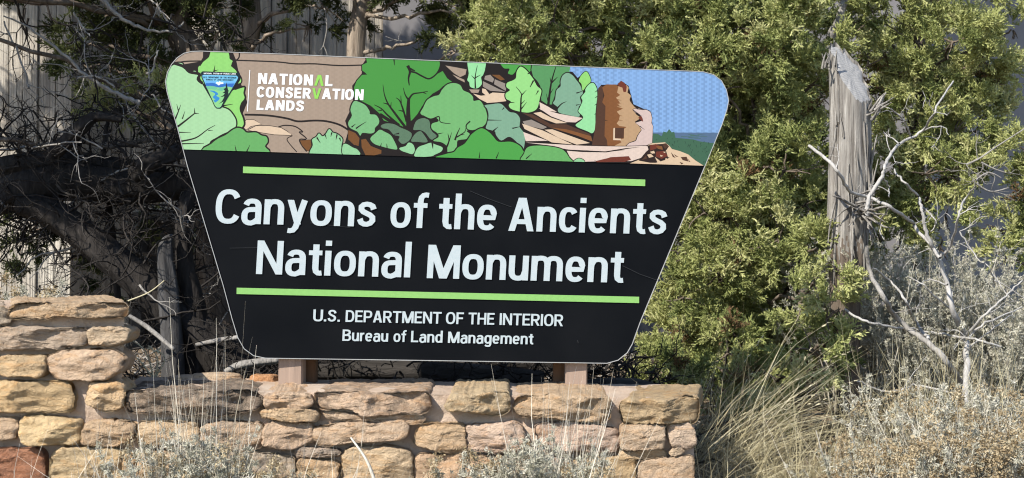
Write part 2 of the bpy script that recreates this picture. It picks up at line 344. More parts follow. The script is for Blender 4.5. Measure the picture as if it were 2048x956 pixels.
# ------------------------------------------------------------------ stone wall
YF = 4.75
def poly_resample(pts, n):
    P = np.array([tuple(p) for p in pts]); P2 = np.vstack([P, P[:1]]); d = np.r_[0, np.cumsum(np.linalg.norm(np.diff(P2, axis=0), axis=1))]
    t = np.linspace(0, d[-1], n, endpoint=False); return np.stack([np.interp(t, d, P2[:, k]) for k in range(2)], -1)
def chamfer(pts, k=5.0):
    out = []; m = len(pts)
    for i in range(m):
        p0, p1, p2 = np.array(pts[i - 1], float), np.array(pts[i], float), np.array(pts[(i + 1) % m], float)
        a = min(.4, k / max(1, np.linalg.norm(p0 - p1))); b = min(.4, k / max(1, np.linalg.norm(p2 - p1)))
        out += [p1 + (p0 - p1) * a, p1 + (p0 - p1) * a * .35 + (p2 - p1) * b * .35, p1 + (p2 - p1) * b]
    return out
def stone_mesh(pts, proud, depth, seed, rough=1.0, yf=YF, skew=0.0, back_drop=0.0):
    """a split-face block: traced outline, chiselled facets, bedding lines, broken arrises"""
    n = 112; P = poly_resample(chamfer(pts), n); c = P.mean(0); sz = P.max(0) - P.min(0)
    q = np.roll(P, -1, 0) - np.roll(P, 1, 0); nrm = np.stack([q[:, 1], -q[:, 0]], -1); nrm /= np.linalg.norm(nrm, axis=1)[:, None] + 1e-9
    if ((P - c) * nrm).sum() < 0: nrm = -nrm
    jt = np.array([noise.noise(Vector((p[0] * .16, p[1] * .16, seed * 3.3))) * 2.4 + noise.noise(Vector((p[0] * .5, p[1] * .5, seed))) * 1.0 for p in P])
    P = P + nrm * (jt + 4.0)[:, None]; hs = sz.min() * .5
    rs = random.Random(seed * 17 + 3); planes = [(rs.uniform(-.3, .3), rs.uniform(-.38, .38), rs.uniform(0, .014)) for _ in range(6)]
    rings = []; nd = 2 if depth < .2 else 9
    for i in range(nd): rings.append((0.0, depth * (1 - i / nd)))
    rings += [(0.0, -proud * .35), (0.6, -proud * .8), (2.2, -proud)]
    inner = [2.2 / max(hs, 4) + (1 - 2.2 / max(hs, 4)) * t for t in np.linspace(.07, .94, 13)]
    V = []; off = Vector((seed * 3.1, seed * 1.7, seed * .9)); cz = at(c[0], c[1], yf)
    def put(x, yo, face):
        p = at(x[0], x[1], yf); p.y += yo
        if yo > 0: p.x -= skew * yo
        f = Vector((p.x, p.y * 1.0, p.z)); nn = noise.fractal(Vector((f.x * 9, f.y * 9, f.z * 15)) + off, .9, 2.2, 5)
        if face:
            h = min(a * (p.x - cz.x) + b * (p.z - cz.z) + k for a, b, k in planes)
            h = max(h, -.6 * proud) - .006
            rd = noise.hetero_terrain(Vector((f.x * 14, f.y * 14, f.z * 34)) + off, .7, 2.1, 5, .5)
            p.y += rough * (-h - .009 * nn - .0062 * min(2, rd) + .005)
        dv = noise.noise_vector(Vector((f.x * 16, f.y * 16, f.z * 16)) + off) * .0045 * rough
        p.x += dv.x; p.z += dv.z + (.007 * rough * nn if yo > .02 else 0)
        V.append(p)
    for e, yo in rings:
        for i in range(n):
            d = P[i] - nrm[i] * e; put(d, yo, yo < -proud * .5)
    for t in inner:
        for i in range(n): d = P[i] + (c - P[i]) * t; put(d, -proud, True)
    m = len(rings) + len(inner); put(c, -proud, True)
    Fc = [(i * n + j, i * n + (j + 1) % n, (i + 1) * n + (j + 1) % n, (i + 1) * n + j) for i in range(m - 1) for j in range(n)]
    Fc += [((m - 1) * n + j, (m - 1) * n + (j + 1) % n, m * n) for j in range(n)]
    return V, Fc
TAN = (.50, .375, .25); YEL = (.52, .38, .23); PNK = (.51, .39, .285); GRY = (.42, .34, .265); RED = (.34, .165, .105); DRK = (.29, .225, .165); ORG = (.50, .27, .14)
STONES = [ # name, polygon px, proud, depth, colour, lichen, label
 ('coping_stone', [(24,641),(34,626),(140,623),(258,620),(255,643),(190,645),(140,640),(92,650),(30,650)], .05, .42, TAN, .25),
 ('coping_stone', [(-100,632),(10,632),(24,648),(22,664),(-100,668)], .035, .42, GRY, .4),
 ('stone', [(-100,673),(60,672),(176,673),(177,700),(130,708),(0,713),(-100,713)], .04, .12, GRY, .1),
 ('stone', [(184,672),(240,668),(262,674),(258,692),(230,699),(184,698)], .035, .12, PNK, 0),
 ('stone', [(104,729),(130,716),(236,714),(253,728),(248,749),(220,769),(126,771),(106,753)], .055, .12, PNK, 0),
 ('stone', [(10,729),(94,729),(98,745),(92,765),(12,763)], .04, .12, YEL, .05),
 ('stone', [(-100,722),(-4,722),(-2,760),(-100,764)], .04, .12, TAN, 0),
 ('stone', [(-100,780),(145,779),(153,800),(151,835),(-100,837)], .05, .12, YEL, .05),
 ('stone', [(189,780),(244,777),(256,792),(252,824),(220,832),(181,818)], .05, .12, (.54,.40,.23), 0),
 ('stone', [(-100,855),(41,856),(43,875),(37,890),(-100,891)], .04, .12, TAN, 0),
 ('stone', [(53,851),(165,852),(171,867),(165,898),(59,900),(51,879)], .05, .12, YEL, 0),
 ('stone', [(181,859),(220,853),(279,859),(271,891),(236,904),(177,898)], .04, .12, YEL, .1),
 ('stone', [(-100,914),(90,914),(97,934),(95,985),(-100,985)], .04, .12, RED, .1),
 ('stone', [(114,922),(134,910),(248,912),(250,930),(248,985),(110,985)], .04, .12, TAN, 0),
 ('coping_stone', [(263,796),(308,795),(398,793),(466,792),(511,795),(531,808),(527,819),(489,830),(443,837),(385,837),(353,833),(269,833)], .06, .30, DRK, .75),
 ('coping_stone', [(533,804),(556,795),(613,794),(633,806),(624,819),(611,822),(540,822)], .04, .40, TAN, .15),
 ('stone', [(529,829),(579,825),(635,827),(644,835),(640,846),(592,847),(534,840)], .045, .12, TAN, .1),
 ('stone', [(285,857),(400,855),(404,905),(285,900)], .03, .12, TAN, 0),
 ('stone', [(412,862),(443,855),(529,855),(531,898),(502,909),(443,903),(409,887)], .035, .12, PNK, .1),
 ('stone', [(536,860),(561,853),(629,855),(633,885),(601,900),(568,903),(536,896)], .03, .12, TAN, .1),
 ('coping_stone', [(636,795),(688,791),(756,793),(855,789),(865,799),(864,815),(853,827),(801,828),(737,832),(719,822),(683,817),(654,824),(641,815)], .05, .42, TAN, .5),
 ('coping_stone', [(896,817),(911,791),(959,787),(1018,786),(1024,799),(1020,821),(1004,827),(970,824),(936,818)], .045, .42, TAN, .3),
 ('stone', [(636,862),(697,853),(753,851),(778,845),(814,848),(824,857),(819,873),(796,881),(710,885),(665,895),(643,891),(634,880)], .045, .12, TAN, 0),
 ('stone', [(654,831),(733,836),(812,834),(857,836),(850,846),(830,850),(756,844),(710,842),(654,838)], .02, .1, PNK, 0),
 ('stone', [(835,889),(846,853),(869,851),(934,851),(936,876),(932,907),(891,903),(857,894)], .03, .12, TAN, .05),
 ('stone', [(940,853),(1040,846),(1051,860),(1052,893),(1010,903),(942,898)], .035, .12, PNK, 0),
 ('stone', [(596,903),(676,906),(690,908),(665,916),(600,918)], .03, .12, GRY, .3),
 ('stone', [(606,926),(676,930),(682,939),(680,985),(606,985)], .03, .12, YEL, 0),
 ('stone', [(694,912),(710,900),(778,899),(823,905),(831,921),(832,985),(694,985)], .035, .12, TAN, 0),
 ('stone', [(838,920),(846,912),(930,913),(998,916),(998,985),(838,985)], .03, .12, (.48,.33,.225), 0),
 ('coping_stone', [(1031,815),(1040,796),(1113,790),(1181,790),(1220,793),(1224,808),(1221,830),(1210,840),(1158,837),(1090,831),(1050,829)], .055, .42, (.48,.36,.225), .12),
 ('coping_stone', [(1245,801),(1271,795),(1339,793),(1399,791),(1401,808),(1395,835),(1316,839),(1251,839)], .055, .42, (.45,.33,.20), .3),
 ('stone', [(1077,853),(1102,845),(1181,848),(1239,857),(1244,876),(1237,896),(1181,896),(1136,894),(1090,891)], .035, .12, PNK, 0),
 ('stone', [(1247,848),(1271,845),(1332,847),(1331,889),(1251,892)], .045, .12, PNK, 0),
 ('stone', [(1340,848),(1382,843),(1395,857),(1395,885),(1375,889),(1348,886)], .03, .12, PNK, 0),
 ('stone', [(1346,896),(1366,892),(1376,897),(1362,902),(1348,902)], .02, .1, PNK, 0),
 ('stone', [(1150,916),(1276,914),(1272,985),(1150,985)], .035, .12, YEL, .05),
 ('stone', [(1284,921),(1330,912),(1391,909),(1394,985),(1282,985)], .035, .12, (.50,.38,.25), 0),
 ('stone', [(1005,916),(1070,918),(1138,915),(1141,985),(1005,985)], .03, .12, PNK, 0),
 ('stone', [(1245,900),(1330,896),(1338,906),(1290,911),(1248,908)], .018, .1, TAN, 0),
 ('stone', [(257,922),(277,920),(278,985),(257,985)], .03, .12, YEL, 0),
 ('stone', [(285,916),(420,918),(422,985),(285,985)], .03, .12, TAN, 0),
 ('stone', [(430,917),(500,914),(594,922),(594,985),(430,985)], .03, .12, GRY, .1),
]
def build_wall():
    wl = empty('stone_wall', (0, YF + .2, .25), 'low stepped wall of tan sandstone blocks in pink mortar, under the sign', 'wall')
    stones = list(STONES)
    y = 994
    for rowi in range(3):     # courses below the frame, down to the soil
        x = -100
        while x < 1390:
            wd = rnd(90, 190); x1 = min(x + wd, 1396)
            if 1396 - x1 < 40: x1 = 1396
            j = lambda: rnd(-3, 3)
            stones.append(('stone', [(x + j(), y + j()), (x1 - 9 + j(), y + j()), (x1 - 8 + j(), y + 54 + j()), (x + j(), y + 54 + j())], .035, .12, random.choice((TAN, YEL, PNK, GRY)), .05)); x = x1
        y += 66
    for i, (nm, pts, pr, dp, colr, lich) in enumerate(stones):
        left = pts[0][0] < 300 and pts[0][1] < 780
        V, Fc = stone_mesh(pts, pr, dp, i + 1, 1.0 if nm == 'stone' else 1.35, YF, (.42 if left else .12 if max(p[0] for p in pts) < 700 else -.18 if max(p[0] for p in pts) > 1390 else 0) if dp > .2 else 0, .0)
        o = mesh_obj(nm, V, Fc, M_STONE, wl, True); kx = rnd(.92, 1.08)
        o.color = (colr[0] * kx, colr[1] * kx * rnd(.97, 1.03), colr[2] * kx * rnd(.94, 1.06), 1 - lich)
        if colr == RED: o['label'] = 'dull red block'
        if colr == DRK: o['label'] = 'dark lichen-covered coping slab'
    # mortar body: undulating front skin and tops, stepping up at the pier
    def slab(px0, px1, py0, py1, y0, y1, skl, skr, nm):
        nx, nz = int((px1 - px0) / 7), int((py1 - py0) / 7); V = []; Fc = []
        ny = 10
        def put(px, py, yo, front):
            p = at(px, py, YF); a = noise.fractal(Vector((p.x * 7, p.z * 9, yo * 5)), .9, 2.1, 4)
            if front: p.y += y0 - .016 * a - .006 * noise.noise(Vector((p.x * 40, p.z * 40, 3)))
            else:
                p.y += yo; p.z += .012 * a
                fx = (px - px0) / (px1 - px0); p.x -= (skl * (1 - fx) + skr * fx) * (yo - y0)
            V.append(p)
        for j in range(nz + 1):
            for i in range(nx + 1): put(px0 + (px1 - px0) * i / nx, py0 + (py1 - py0) * j / nz, 0, True)
        W = nx + 1
        Fc += [(j * W + i, (j + 1) * W + i, (j + 1) * W + i + 1, j * W + i + 1) for j in range(nz) for i in range(nx)]
        n0 = len(V)
        for j in range(ny + 1):
            for i in range(nx + 1): put(px0 + (px1 - px0) * i / nx, py0, y0 + (y1 - y0) * j / ny, False)
        for i in range(nx + 1): V[n0 + i] = V[i].copy()
        Fc += [(n0 + j * W + i, n0 + j * W + i + 1, n0 + (j + 1) * W + i + 1, n0 + (j + 1) * W + i) for j in range(ny) for i in range(nx)]
        # ends and back
        for col_ in (0, nx):
            pf = [V[j * W + col_] for j in range(nz + 1)]; bk = V[n0 + ny * W + col_]
            m0 = len(V); V.extend([p.copy() for p in pf]); V.extend([Vector((bk.x, bk.y, p.z)) for p in pf])
            Fc += [(m0 + j, m0 + j + 1, m0 + nz + 2 + j, m0 + nz + 1 + j) for j in range(nz)]
        m0 = len(V); b0, b1 = V[n0 + ny * W], V[n0 + ny * W + nx]; zb = V[nz * W].z
        V.extend([b0.copy(), b1.copy(), Vector((b1.x, b1.y, zb)), Vector((b0.x, b0.y, zb))]); Fc.append((m0, m0 + 1, m0 + 2, m0 + 3))
        mesh_obj(nm, V, Fc, M_MORTAR, wl, True)
    slab(-110, 246, 628, 1215, .024, .40, 0, .42, 'mortar')
    slab(240, 1397, 793, 1215, .026, .44, .1, -.1, 'mortar')
build_wall()

# ------------------------------------------------------------------ the sign
OUT = [(326,174),(330,155),(338,139),(349,126),(362,117),(378,113),(396,112),(560,115.5),(726,120),(1050,128.5),(1260,134),(1385,137),(1401,137.6),(1422,143),(1438,155),(1448,173),(1452.8,194),(1449.7,212),(1440.5,242),(1406,330),(1340,497),(1283,640),(1272,672),(1268,684),(1258,702),(1240,717),(1218,723.5),(900,723.5),(535,724),(511,719.5),(492,706),(479,684),(467,647),(448,580),(372,340),(352,268),(330,196)]
HB = lambda x: 309 + (x - 367) * 16.3 / 1038          # picture's lower edge in px
def sign_sheet(name, pts2, Fc, mats, parent, h, midx=None):
    V = [s3(u, v, h) for u, v in pts2]; return mesh_obj(name, V, Fc, mats, parent, False, midx)
def cdt_faces(polys, clip=None):
    """polys: list of 2-D polygons in px; later ones lie over earlier ones. returns verts, faces, index of top polygon"""
    vs, es = [], []
    for p in polys:
        n0 = len(vs); m = len(p); vs += [Vector((x, y)) for x, y in p]; es += [(n0 + i, n0 + (i + 1) % m) for i in range(m)]
    ov, oe, of, _, _, _ = delaunay_2d_cdt(vs, es, [], 0, 1e-4)
    P = np.array([(v.x, v.y) for v in ov]); T = np.array(of); C = P[T].mean(1); top = np.full(len(T), -1); clipped = np.ones(len(T), bool)
    for k, p in enumerate(polys):       # which polygon lies on top at each cell
        Q = np.array(p); s = np.where((C >= Q.min(0)).all(1) & (C <= Q.max(0)).all(1))[0]
        if len(s) == 0: 
            if k == clip: clipped[:] = False
            continue
        c = C[s]; ins = np.zeros(len(s), bool)
        for i in range(len(Q)):
            x0, y0 = Q[i - 1]; x1, y1 = Q[i]
            if y0 == y1: continue
            hit = ((y0 > c[:, 1]) != (y1 > c[:, 1])) & (c[:, 0] < (x1 - x0) * (c[:, 1] - y0) / (y1 - y0) + x0); ins ^= hit
        top[s[ins]] = k
        if k == clip: clipped[:] = False; clipped[s[ins]] = True
    keep = np.where((top >= 0) & clipped)[0]
    return [tuple(p) for p in P], [list(map(int, T[i])) for i in keep], [int(top[i]) for i in keep]
def stroke_poly(P, w0, w1=None):
    P = [Vector(p) for p in P]; w1 = w0 if w1 is None else w1; n = len(P); L, Rr = [], []
    for i, p in enumerate(P):
        a = P[max(i - 1, 0)]; b = P[min(i + 1, n - 1)]; d = (b - a).normalized(); nn = Vector((-d.y, d.x)); wd = (w0 + (w1 - w0) * i / (n - 1)) / 2
        L.append(p + nn * wd); Rr.append(p - nn * wd)
    return [[tuple(L[i]), tuple(L[i + 1]), tuple(Rr[i + 1]), tuple(Rr[i])] for i in range(n - 1)]

PAL = {'K': (28,18,14), 'TAU': (168,148,130), 'TAN': (222,196,168), 'PAL': (226,204,190), 'BRN': (118,76,36), 'DBR': (82,54,38), 'MBR': (132,84,46), 'LTN': (190,155,118), 'PNK': (214,190,182),
 'PG': (168,214,162), 'LG': (146,212,114), 'MG': (104,172,98), 'SG': (146,202,150), 'DG': (72,150,64), 'GG': (122,182,124), 'DU': (92,122,96), 'BG': (116,180,112), 'TE': (128,170,142),
 'G2': (76,160,70), 'LF': (152,216,132), 'LP': (152,220,158), 'D3': (88,150,92), 'BLU': (130,168,216), 'RDG': (88,112,142), 'FOR': (66,104,80), 'FOD': (42,68,54), 'GRY': (150,138,128), 'RED': (112,52,36), 'DK': (44,28,22), 'SND': (220,192,160)}
def header_shapes():
    A = []   # (colour, polygon px)
    T = {'1': (310, 90, 3.8244), '2': (680, 90, 3.825), '3': (1030, 100, 3.8244), 'r': (1170, 140, 5.033)}
    def px(z, P): ox, oy, s = T[z]; return [(ox + x / s, oy + y / s) for x, y in P]
    def jag(Q, amp, nseg):
        # scalloped leafy edge: small regular bumps along the traced outline
        out = []; m = len(Q)
        for i in range(m):
            a, b = Vector(Q[i]), Vector(Q[(i + 1) % m]); d = b - a; L = d.length
            if L < 1e-6: continue
            nn = Vector((d.y, -d.x)) / L; k = max(1, int(L / nseg))
            for j in range(k):
                out.append(tuple(a + d * (j / k)))
                if k >= 1: out.append(tuple(a + d * ((j + .5) / k) + nn * amp))
        return out
    def f(z, c, P, smooth=False, o=0, leaf=False):
        Q = px(z, P)
        if smooth: Q = [tuple(p) for p in catmull(Q, 4, True)]
        if o:      # dark outline under the fill
            o = o * 1.35
            W = Q + [Q[0]]
            for q in stroke_poly(W, o): A.append(('K', q))
        A.append((c, Q))
    def s(z, P, w0, w1=None, c='K'):
        Q = px(z, P); Q = catmull(Q, 4) if len(Q) > 2 else [Vector(q) for q in Q]; k = T[z][2]
        for q in stroke_poly(Q, w0 * 1.15 / k, (w1 if w1 is not None else w0) * 1.15 / k): A.append((c, q))
    # --- mesa, left
    f('1','TAU',[(-60,50),(1640,50),(1570,160),(1560,240),(1490,330),(1500,470),(1440,600),(1465,680),(1440,770),(1180,870),(850,870),(840,750),(660,690),(640,600),(690,470),(640,330),(600,150),(560,60),(345,60),(345,160),(130,200),(-60,240)])
    s('1',[(600,150),(900,157),(1050,170),(1200,168),(1380,178),(1560,172)],9)
    s('1',[(622,70),(622,125),(598,152)],9); s('1',[(110,190),(200,166),(340,160)],9)
    s('1',[(670,565),(800,566),(900,574),(1000,590),(1080,610),(1200,602),(1300,606),(1400,632),(1470,672)],13)
    f('1','TAN',[(682,605),(740,603),(800,636),(720,652),(684,680),(665,660)],0,1.6); f('1','TAN',[(700,682),(760,650),(860,648),(950,662),(1000,690),(1035,716),(900,713),(780,696)],0,1.8)
    s('1',[(930,656),(980,642),(1060,650),(1118,690),(1090,692),(1148,742),(1095,748),(1110,790),(1150,840)],8); s('1',[(1040,720),(1000,742),(1012,775),(1075,845)],6)
    f('1','BRN',[(1098,756),(1180,750),(1190,840),(1150,832),(1112,790)],0,1.5)
    # --- left trees
    f('1','LG',[(350,165),(390,130),(400,100),(420,60),(520,60),(545,110),(550,140),(575,160),(560,195),(590,210),(610,245),(640,300),(600,330),(340,330),(310,230),(320,195)],True,4)
    s('1',[(345,70),(362,110),(340,160),(318,195)],16); s('1',[(538,70),(560,110),(585,145),(572,190),(606,225),(630,285),(600,335)],17,13)
    f('1','LG',[(560,400),(600,372),(668,356),(660,400),(668,440),(640,480),(638,530),(652,570),(667,610),(660,665),(620,670),(590,640),(500,560),(480,520)],True,0)
    s('1',[(590,372),(668,350),(666,400),(675,440),(645,490),(640,530),(664,590),(672,640),(652,672)],13)
    f('1','PG',[(120,195),(150,178),(190,183),(200,222),(230,226),(250,250),(282,235),(305,255),(318,300),(345,340),(370,380),(400,430),(440,490),(500,512),(550,532),(590,580),(606,620),(600,662),(560,690),(500,718),(450,748),(412,772),(398,812),(355,838),(180,860),(100,680),(20,420),(20,300),(70,230)],True,4.4)
    s('1',[(125,180),(200,205),(245,245),(320,260),(310,300),(345,330)],20)
    f('1','MG',[(375,850),(420,792),(470,752),(530,722),(580,684),(620,667),(660,678),(690,702),(760,700),(800,722),(840,732),(850,770),(830,805),(838,860)],True,4.6)
    s('1',[(160,665),(220,618),(290,560)],14,8); s('1',[(290,562),(285,518)],9,2); s('1',[(288,562),(322,562)],8,2); s('1',[(140,608),(165,545),(182,495)],12,2); s('1',[(163,540),(150,492)],8,2); s('1',[(195,605),(214,545)],9,2)
    s('1',[(180,778),(300,748),(390,682),(447,650)],12,3); s('1',[(395,690),(432,688)],7,2); s('1',[(172,708),(262,708)],8,2); s('1',[(195,795),(362,790)],9,3)
    s('1',[(612,850),(600,798)],9,2); s('1',[(690,850),(716,795)],9,2); s('1',[(430,245),(438,192)],10,2); s('1',[(432,235),(465,225)],8,2); s('1',[(500,500),(582,486)],10,2)
    f('1','SG',[(1185,870),(1196,790),(1190,748),(1222,726),(1242,700),(1270,722),(1296,700),(1320,665),(1346,690),(1372,698),(1396,712),(1422,742),(1414,800),(1424,870)],True,3.4)
    for a,b in (((1225,730),(1255,775)),((1285,700),(1300,740)),((1380,705),(1372,750)),((1340,690),(1332,725)),((1400,730),(1410,760))): s('1',[a,b],11,2)
    f('1','SG',[(1432,860),(1425,790),(1452,776),(1500,802),(1540,820),(1554,860)],True,2.6)
    f('1','BRN',[(1466,670),(1520,692),(1552,732),(1546,790),(1510,782),(1466,742)],0,2); f('1','BRN',[(1566,742),(1600,736),(1640,790),(1721,820),(1721,846),(1640,868),(1600,860),(1570,800)],0,2)
    # --- middle
    f('2','DG',[(172,90),(390,95),(735,100),(748,160),(722,232),(765,208),(780,230),(800,262),(842,292),(770,322),(740,352),(690,382),(650,422),(610,482),(570,552),(530,592),(510,622),(480,642),(430,622),(380,612),(320,592),(290,542),(220,482),(140,442),(95,422),(90,342),(110,292),(150,246),(182,236),(150,212),(148,172),(186,152)],False,3.2)
    s('2',[(735,100),(748,160),(722,225),(665,268),(610,250),(560,224),(515,215)],9,12); s('2',[(497,170),(515,215),(505,268),(512,322)],22,6); s('2',[(515,195),(555,210)],18,6); s('2',[(390,110),(396,170)],12,3); s('2',[(150,240),(186,242)],12,4)
    s('2',[(512,635),(506,500),(510,415)],34,17); s('2',[(508,432),(540,388),(600,376),(655,364)],14,4); s('2',[(620,374),(645,385)],8,3); s('2',[(504,430),(480,390),(466,340)],12,3)
    s('2',[(496,600),(465,500),(440,440),(412,418)],15,4); s('2',[(468,520),(430,512)],10,3); s('2',[(452,460),(448,400)],9,3); s('2',[(485,640),(400,530),(350,462),(322,392),(310,318)],18,3); s('2',[(352,468),(312,458)],10,3); s('2',[(372,490),(376,450)],8,2); s('2',[(440,628),(350,552),(300,502),(246,474)],16,4); s('2',[(305,515),(272,516)],9,2); s('2',[(290,545),(360,590),(430,625)],20,26); s('2',[(520,630),(560,575),(610,510)],26,8)
    f('2','GG',[(90,450),(130,455),(180,480),(210,522),(215,546),(260,552),(285,590),(280,622),(255,650),(250,682),(220,694),(160,690),(142,712),(120,682),(62,652),(50,612),(76,560),(65,512)],True,4)
    s('2',[(75,648),(106,622)],10,2); s('2',[(108,658),(150,628),(188,604)],10,2)
    f('2','GG',[(220,732),(260,690),(292,664),(330,680),(372,702),(400,742),(428,806),(400,812),(350,802),(310,792),(250,772)],True,3)
    s('2',[(350,800),(345,770)],8,2); s('2',[(300,790),(306,765)],7,2)
    f('2','DU',[(300,632),(340,615),(400,620),(450,645),(500,665),(536,692),(520,740),(470,770),(436,742),(442,712),(400,702),(360,662),(312,652)],True,3); s('2',[(440,690),(400,698)],10,3)
    f('2','DU',[(550,642),(570,592),(620,570),(665,585),(680,640),(692,672),(726,702),(710,727),(680,730),(640,682),(600,662),(552,662)],True,3)
    f('2','DU',[(532,747),(562,692),(600,670),(626,692),(658,742),(640,756),(580,752)],True,2.4)
    f('2','SG',[(444,802),(490,786),(512,760),(545,770),(562,812),(545,846),(500,836),(460,822)],True,2.4); f('2','SG',[(564,834),(590,792),(640,772),(682,758),(722,772),(772,792),(765,822),(720,846),(682,862),(568,866)],True,2.4); s('2',[(695,760),(700,804)],14,3)
    f('2','BG',[(600,530),(620,492),(650,432),(700,402),(740,390),(762,352),(800,312),(850,298),(900,312),(925,352),(970,372),(1000,402),(1006,432),(1050,427),(1080,462),(1100,502),(1112,560),(1095,612),(1050,642),(1000,656),(955,662),(985,692),(960,722),(905,732),(886,742),(880,792),(850,822),(815,832),(806,782),(762,752),(702,742),(742,712),(730,682),(690,652),(690,612),(740,592),(720,566),(670,572),(622,552)],True,3.8)
    s('2',[(615,552),(680,578),(742,556),(755,598),(832,610)],12,4); s('2',[(982,588),(952,620),(962,652),(1005,660)],10,5); s('2',[(800,800),(822,740),(812,685)],14,3); s('2',[(822,745),(842,676)],9,2); s('2',[(868,735),(882,690),(905,638)],14,3); s('2',[(880,712),(940,672),(948,640)],10,2); s('2',[(905,695),(940,690)],7,2); s('2',[(725,692),(778,680)],9,2)
    f('2','TE',[(1090,466),(1140,456),(1210,450),(1250,482),(1282,512),(1330,522),(1362,562),(1360,622),(1372,642),(1402,692),(1390,800),(1340,742),(1282,702),(1222,732),(1182,692),(1170,662),(1105,642),(1112,602),(1122,542),(1110,492)],True,3.4)
    s('2',[(1112,577),(1222,577)],8,2); s('2',[(1305,638),(1362,624)],9,3); s('2',[(1160,660),(1196,628)],12,2); s('2',[(1240,480),(1222,500)],8,2)
    f('2','G2',[(750,880),(800,842),(860,826),(890,792),(940,762),(970,722),(992,690),(1040,652),(1080,642),(1130,672),(1160,702),(1202,742),(1290,740),(1352,762),(1386,802),(1386,890)],True,4)
    s('2',[(1055,870),(1060,820)],8,2); s('2',[(1185,870),(1206,818)],9,2)
    # ledges
    f('2','TAU',[(785,165),(850,175),(948,192),(940,232),(900,252),(850,222)]); f('2','TAU',[(840,232),(932,272),(936,292),(880,266)])
    f('2','LP',[(960,110),(1085,110),(1090,182),(1075,232),(1060,252),(1066,302),(1030,336),(980,326),(970,292),(955,272),(965,222)],True,2.6); s('2',[(1018,336),(1015,250),(1030,160)],11,3); s('2',[(1016,255),(1056,232)],8,2); s('2',[(1015,265),(985,238)],8,2)
    f('2','GRY',[(1090,240),(1130,230),(1160,262),(1150,290),(1085,266)]); f('2','GRY',[(1075,280),(1200,340),(1250,360),(1130,352),(1075,322)]); f('2','GRY',[(1165,264),(1256,300),(1250,352),(1160,302)]); f('2','TAU',[(970,345),(1050,345),(1040,370),(990,370)])
    f('2','TAN',[(1070,336),(1095,340),(1126,380),(1100,390),(1070,366)]); f('2','TAN',[(1000,376),(1060,392),(1110,386),(1150,366),(1242,370),(1255,430),(1180,440),(1110,446),(1050,416)]); f('2','BRN',[(1140,230),(1200,230),(1242,265),(1210,272)])
    f('2','G2',[(1212,110),(1450,120),(1432,202),(1400,192),(1370,172),(1332,192),(1300,226),(1265,216),(1276,182),(1230,176)],True)
    f('3','D3',[(112,90),(405,95),(400,160),(360,190),(340,232),(310,272),(290,332),(265,412),(230,412),(185,382),(176,272),(150,232),(120,202),(105,150)],False,3)
    s('3',[(238,420),(258,250),(292,122)],18,4); s('3',[(258,250),(248,205)],9,2); s('3',[(262,245),(305,202)],11,3); s('3',[(238,395),(222,330)],9,2); s('3',[(246,340),(275,290)],8,2)
    f('2','LF',[(1360,165),(1400,186),(1440,232),(1462,262),(1490,312),(1522,342),(1512,402),(1492,482),(1440,512),(1380,512),(1300,492),(1275,462),(1290,432),(1255,412),(1250,372),(1282,346),(1255,322),(1260,290),(1300,272),(1326,252),(1332,202)],True,3.4)
    s('2',[(1366,520),(1368,410),(1370,372),(1328,318)],13,3); s('2',[(1370,385),(1408,343)],9,2); s('2',[(1370,490),(1412,434)],9,2); s('2',[(1370,450),(1400,420)],7,2); s('2',[(1255,440),(1318,440)],11,3); s('2',[(1436,320),(1462,268)],5,11); s('2',[(1415,220),(1440,205)],5,11); s('2',[(1500,345),(1480,380)],9,2); s('2',[(1285,268),(1310,230)],14,8)
    f('3','TE',[(345,190),(380,168),(420,186),(450,222),(480,262),(502,322),(480,352),(490,402),(470,432),(478,500),(400,492),(320,472),(310,432),(275,402),(290,372),(300,302),(330,272),(330,232)],True,3); s('3',[(300,450),(340,406),(378,388)],12,2); s('3',[(452,322),(495,308)],9,3); s('3',[(450,415),(480,408)],8,2)
    f('3','BLU',[(412,90),(1760,90),(1760,630),(1040,624),(1040,560),(1020,460),(960,430),(890,400),(850,260),(790,222),(770,252),(640,255),(612,340),(590,240),(560,236),(540,160),(525,150),(460,205),(420,160),(395,156)])
    f('3','LG',[(470,226),(490,182),(525,156),(550,190),(560,232),(530,262),(500,302),(490,252)],True,2)
    f('3','LP',[(520,292),(545,256),(580,242),(606,282),(612,342),(606,402),(600,482),(600,582),(580,626),(540,612),(450,572),(490,532),(506,502),(470,462),(480,432),(500,382),(490,352),(520,312)],True,2.4)
    for yy in (300,345,400,470): s('3',[(612,yy),(592,yy+14)],7,2)
    f('3','PAL',[(170,395),(230,425),(305,468),(180,455)]); f('3','PAL',[(165,440),(320,482),(400,495),(503,512),(450,546),(380,545),(260,502)]); f('3','TAN',[(125,480),(180,470),(260,512),(385,552),(300,556),(200,522)])
    f('3','DBR',[(40,480),(120,490),(260,562),(380,562),(430,582),(560,632),(584,692),(480,652),(260,592)]); f('3','MBR',[(270,590),(380,600),(570,650),(580,690),(470,650)])
    f('3','GRY',[(45,545),(110,530),(232,586),(200,602),(60,572)]); f('3','TAN',[(40,562),(200,612),(432,716),(270,702),(60,602)]); f('3','TAN',[(212,606),(272,602),(562,702),(460,716),(322,666)]); f('3','PAL',[(50,626),(240,690),(70,696)])
    f('3','PAL',[(70,706),(520,724),(990,716),(990,722),(830,738),(680,764),(400,755),(200,720)]); f('3','PAL',[(385,764),(500,772),(690,772),(830,746),(1010,716),(1010,790),(880,835),(600,842),(430,850)])
    f('3','RED',[(590,830),(612,838),(700,815),(720,808),(860,798),(878,825),(830,842),(620,848)])
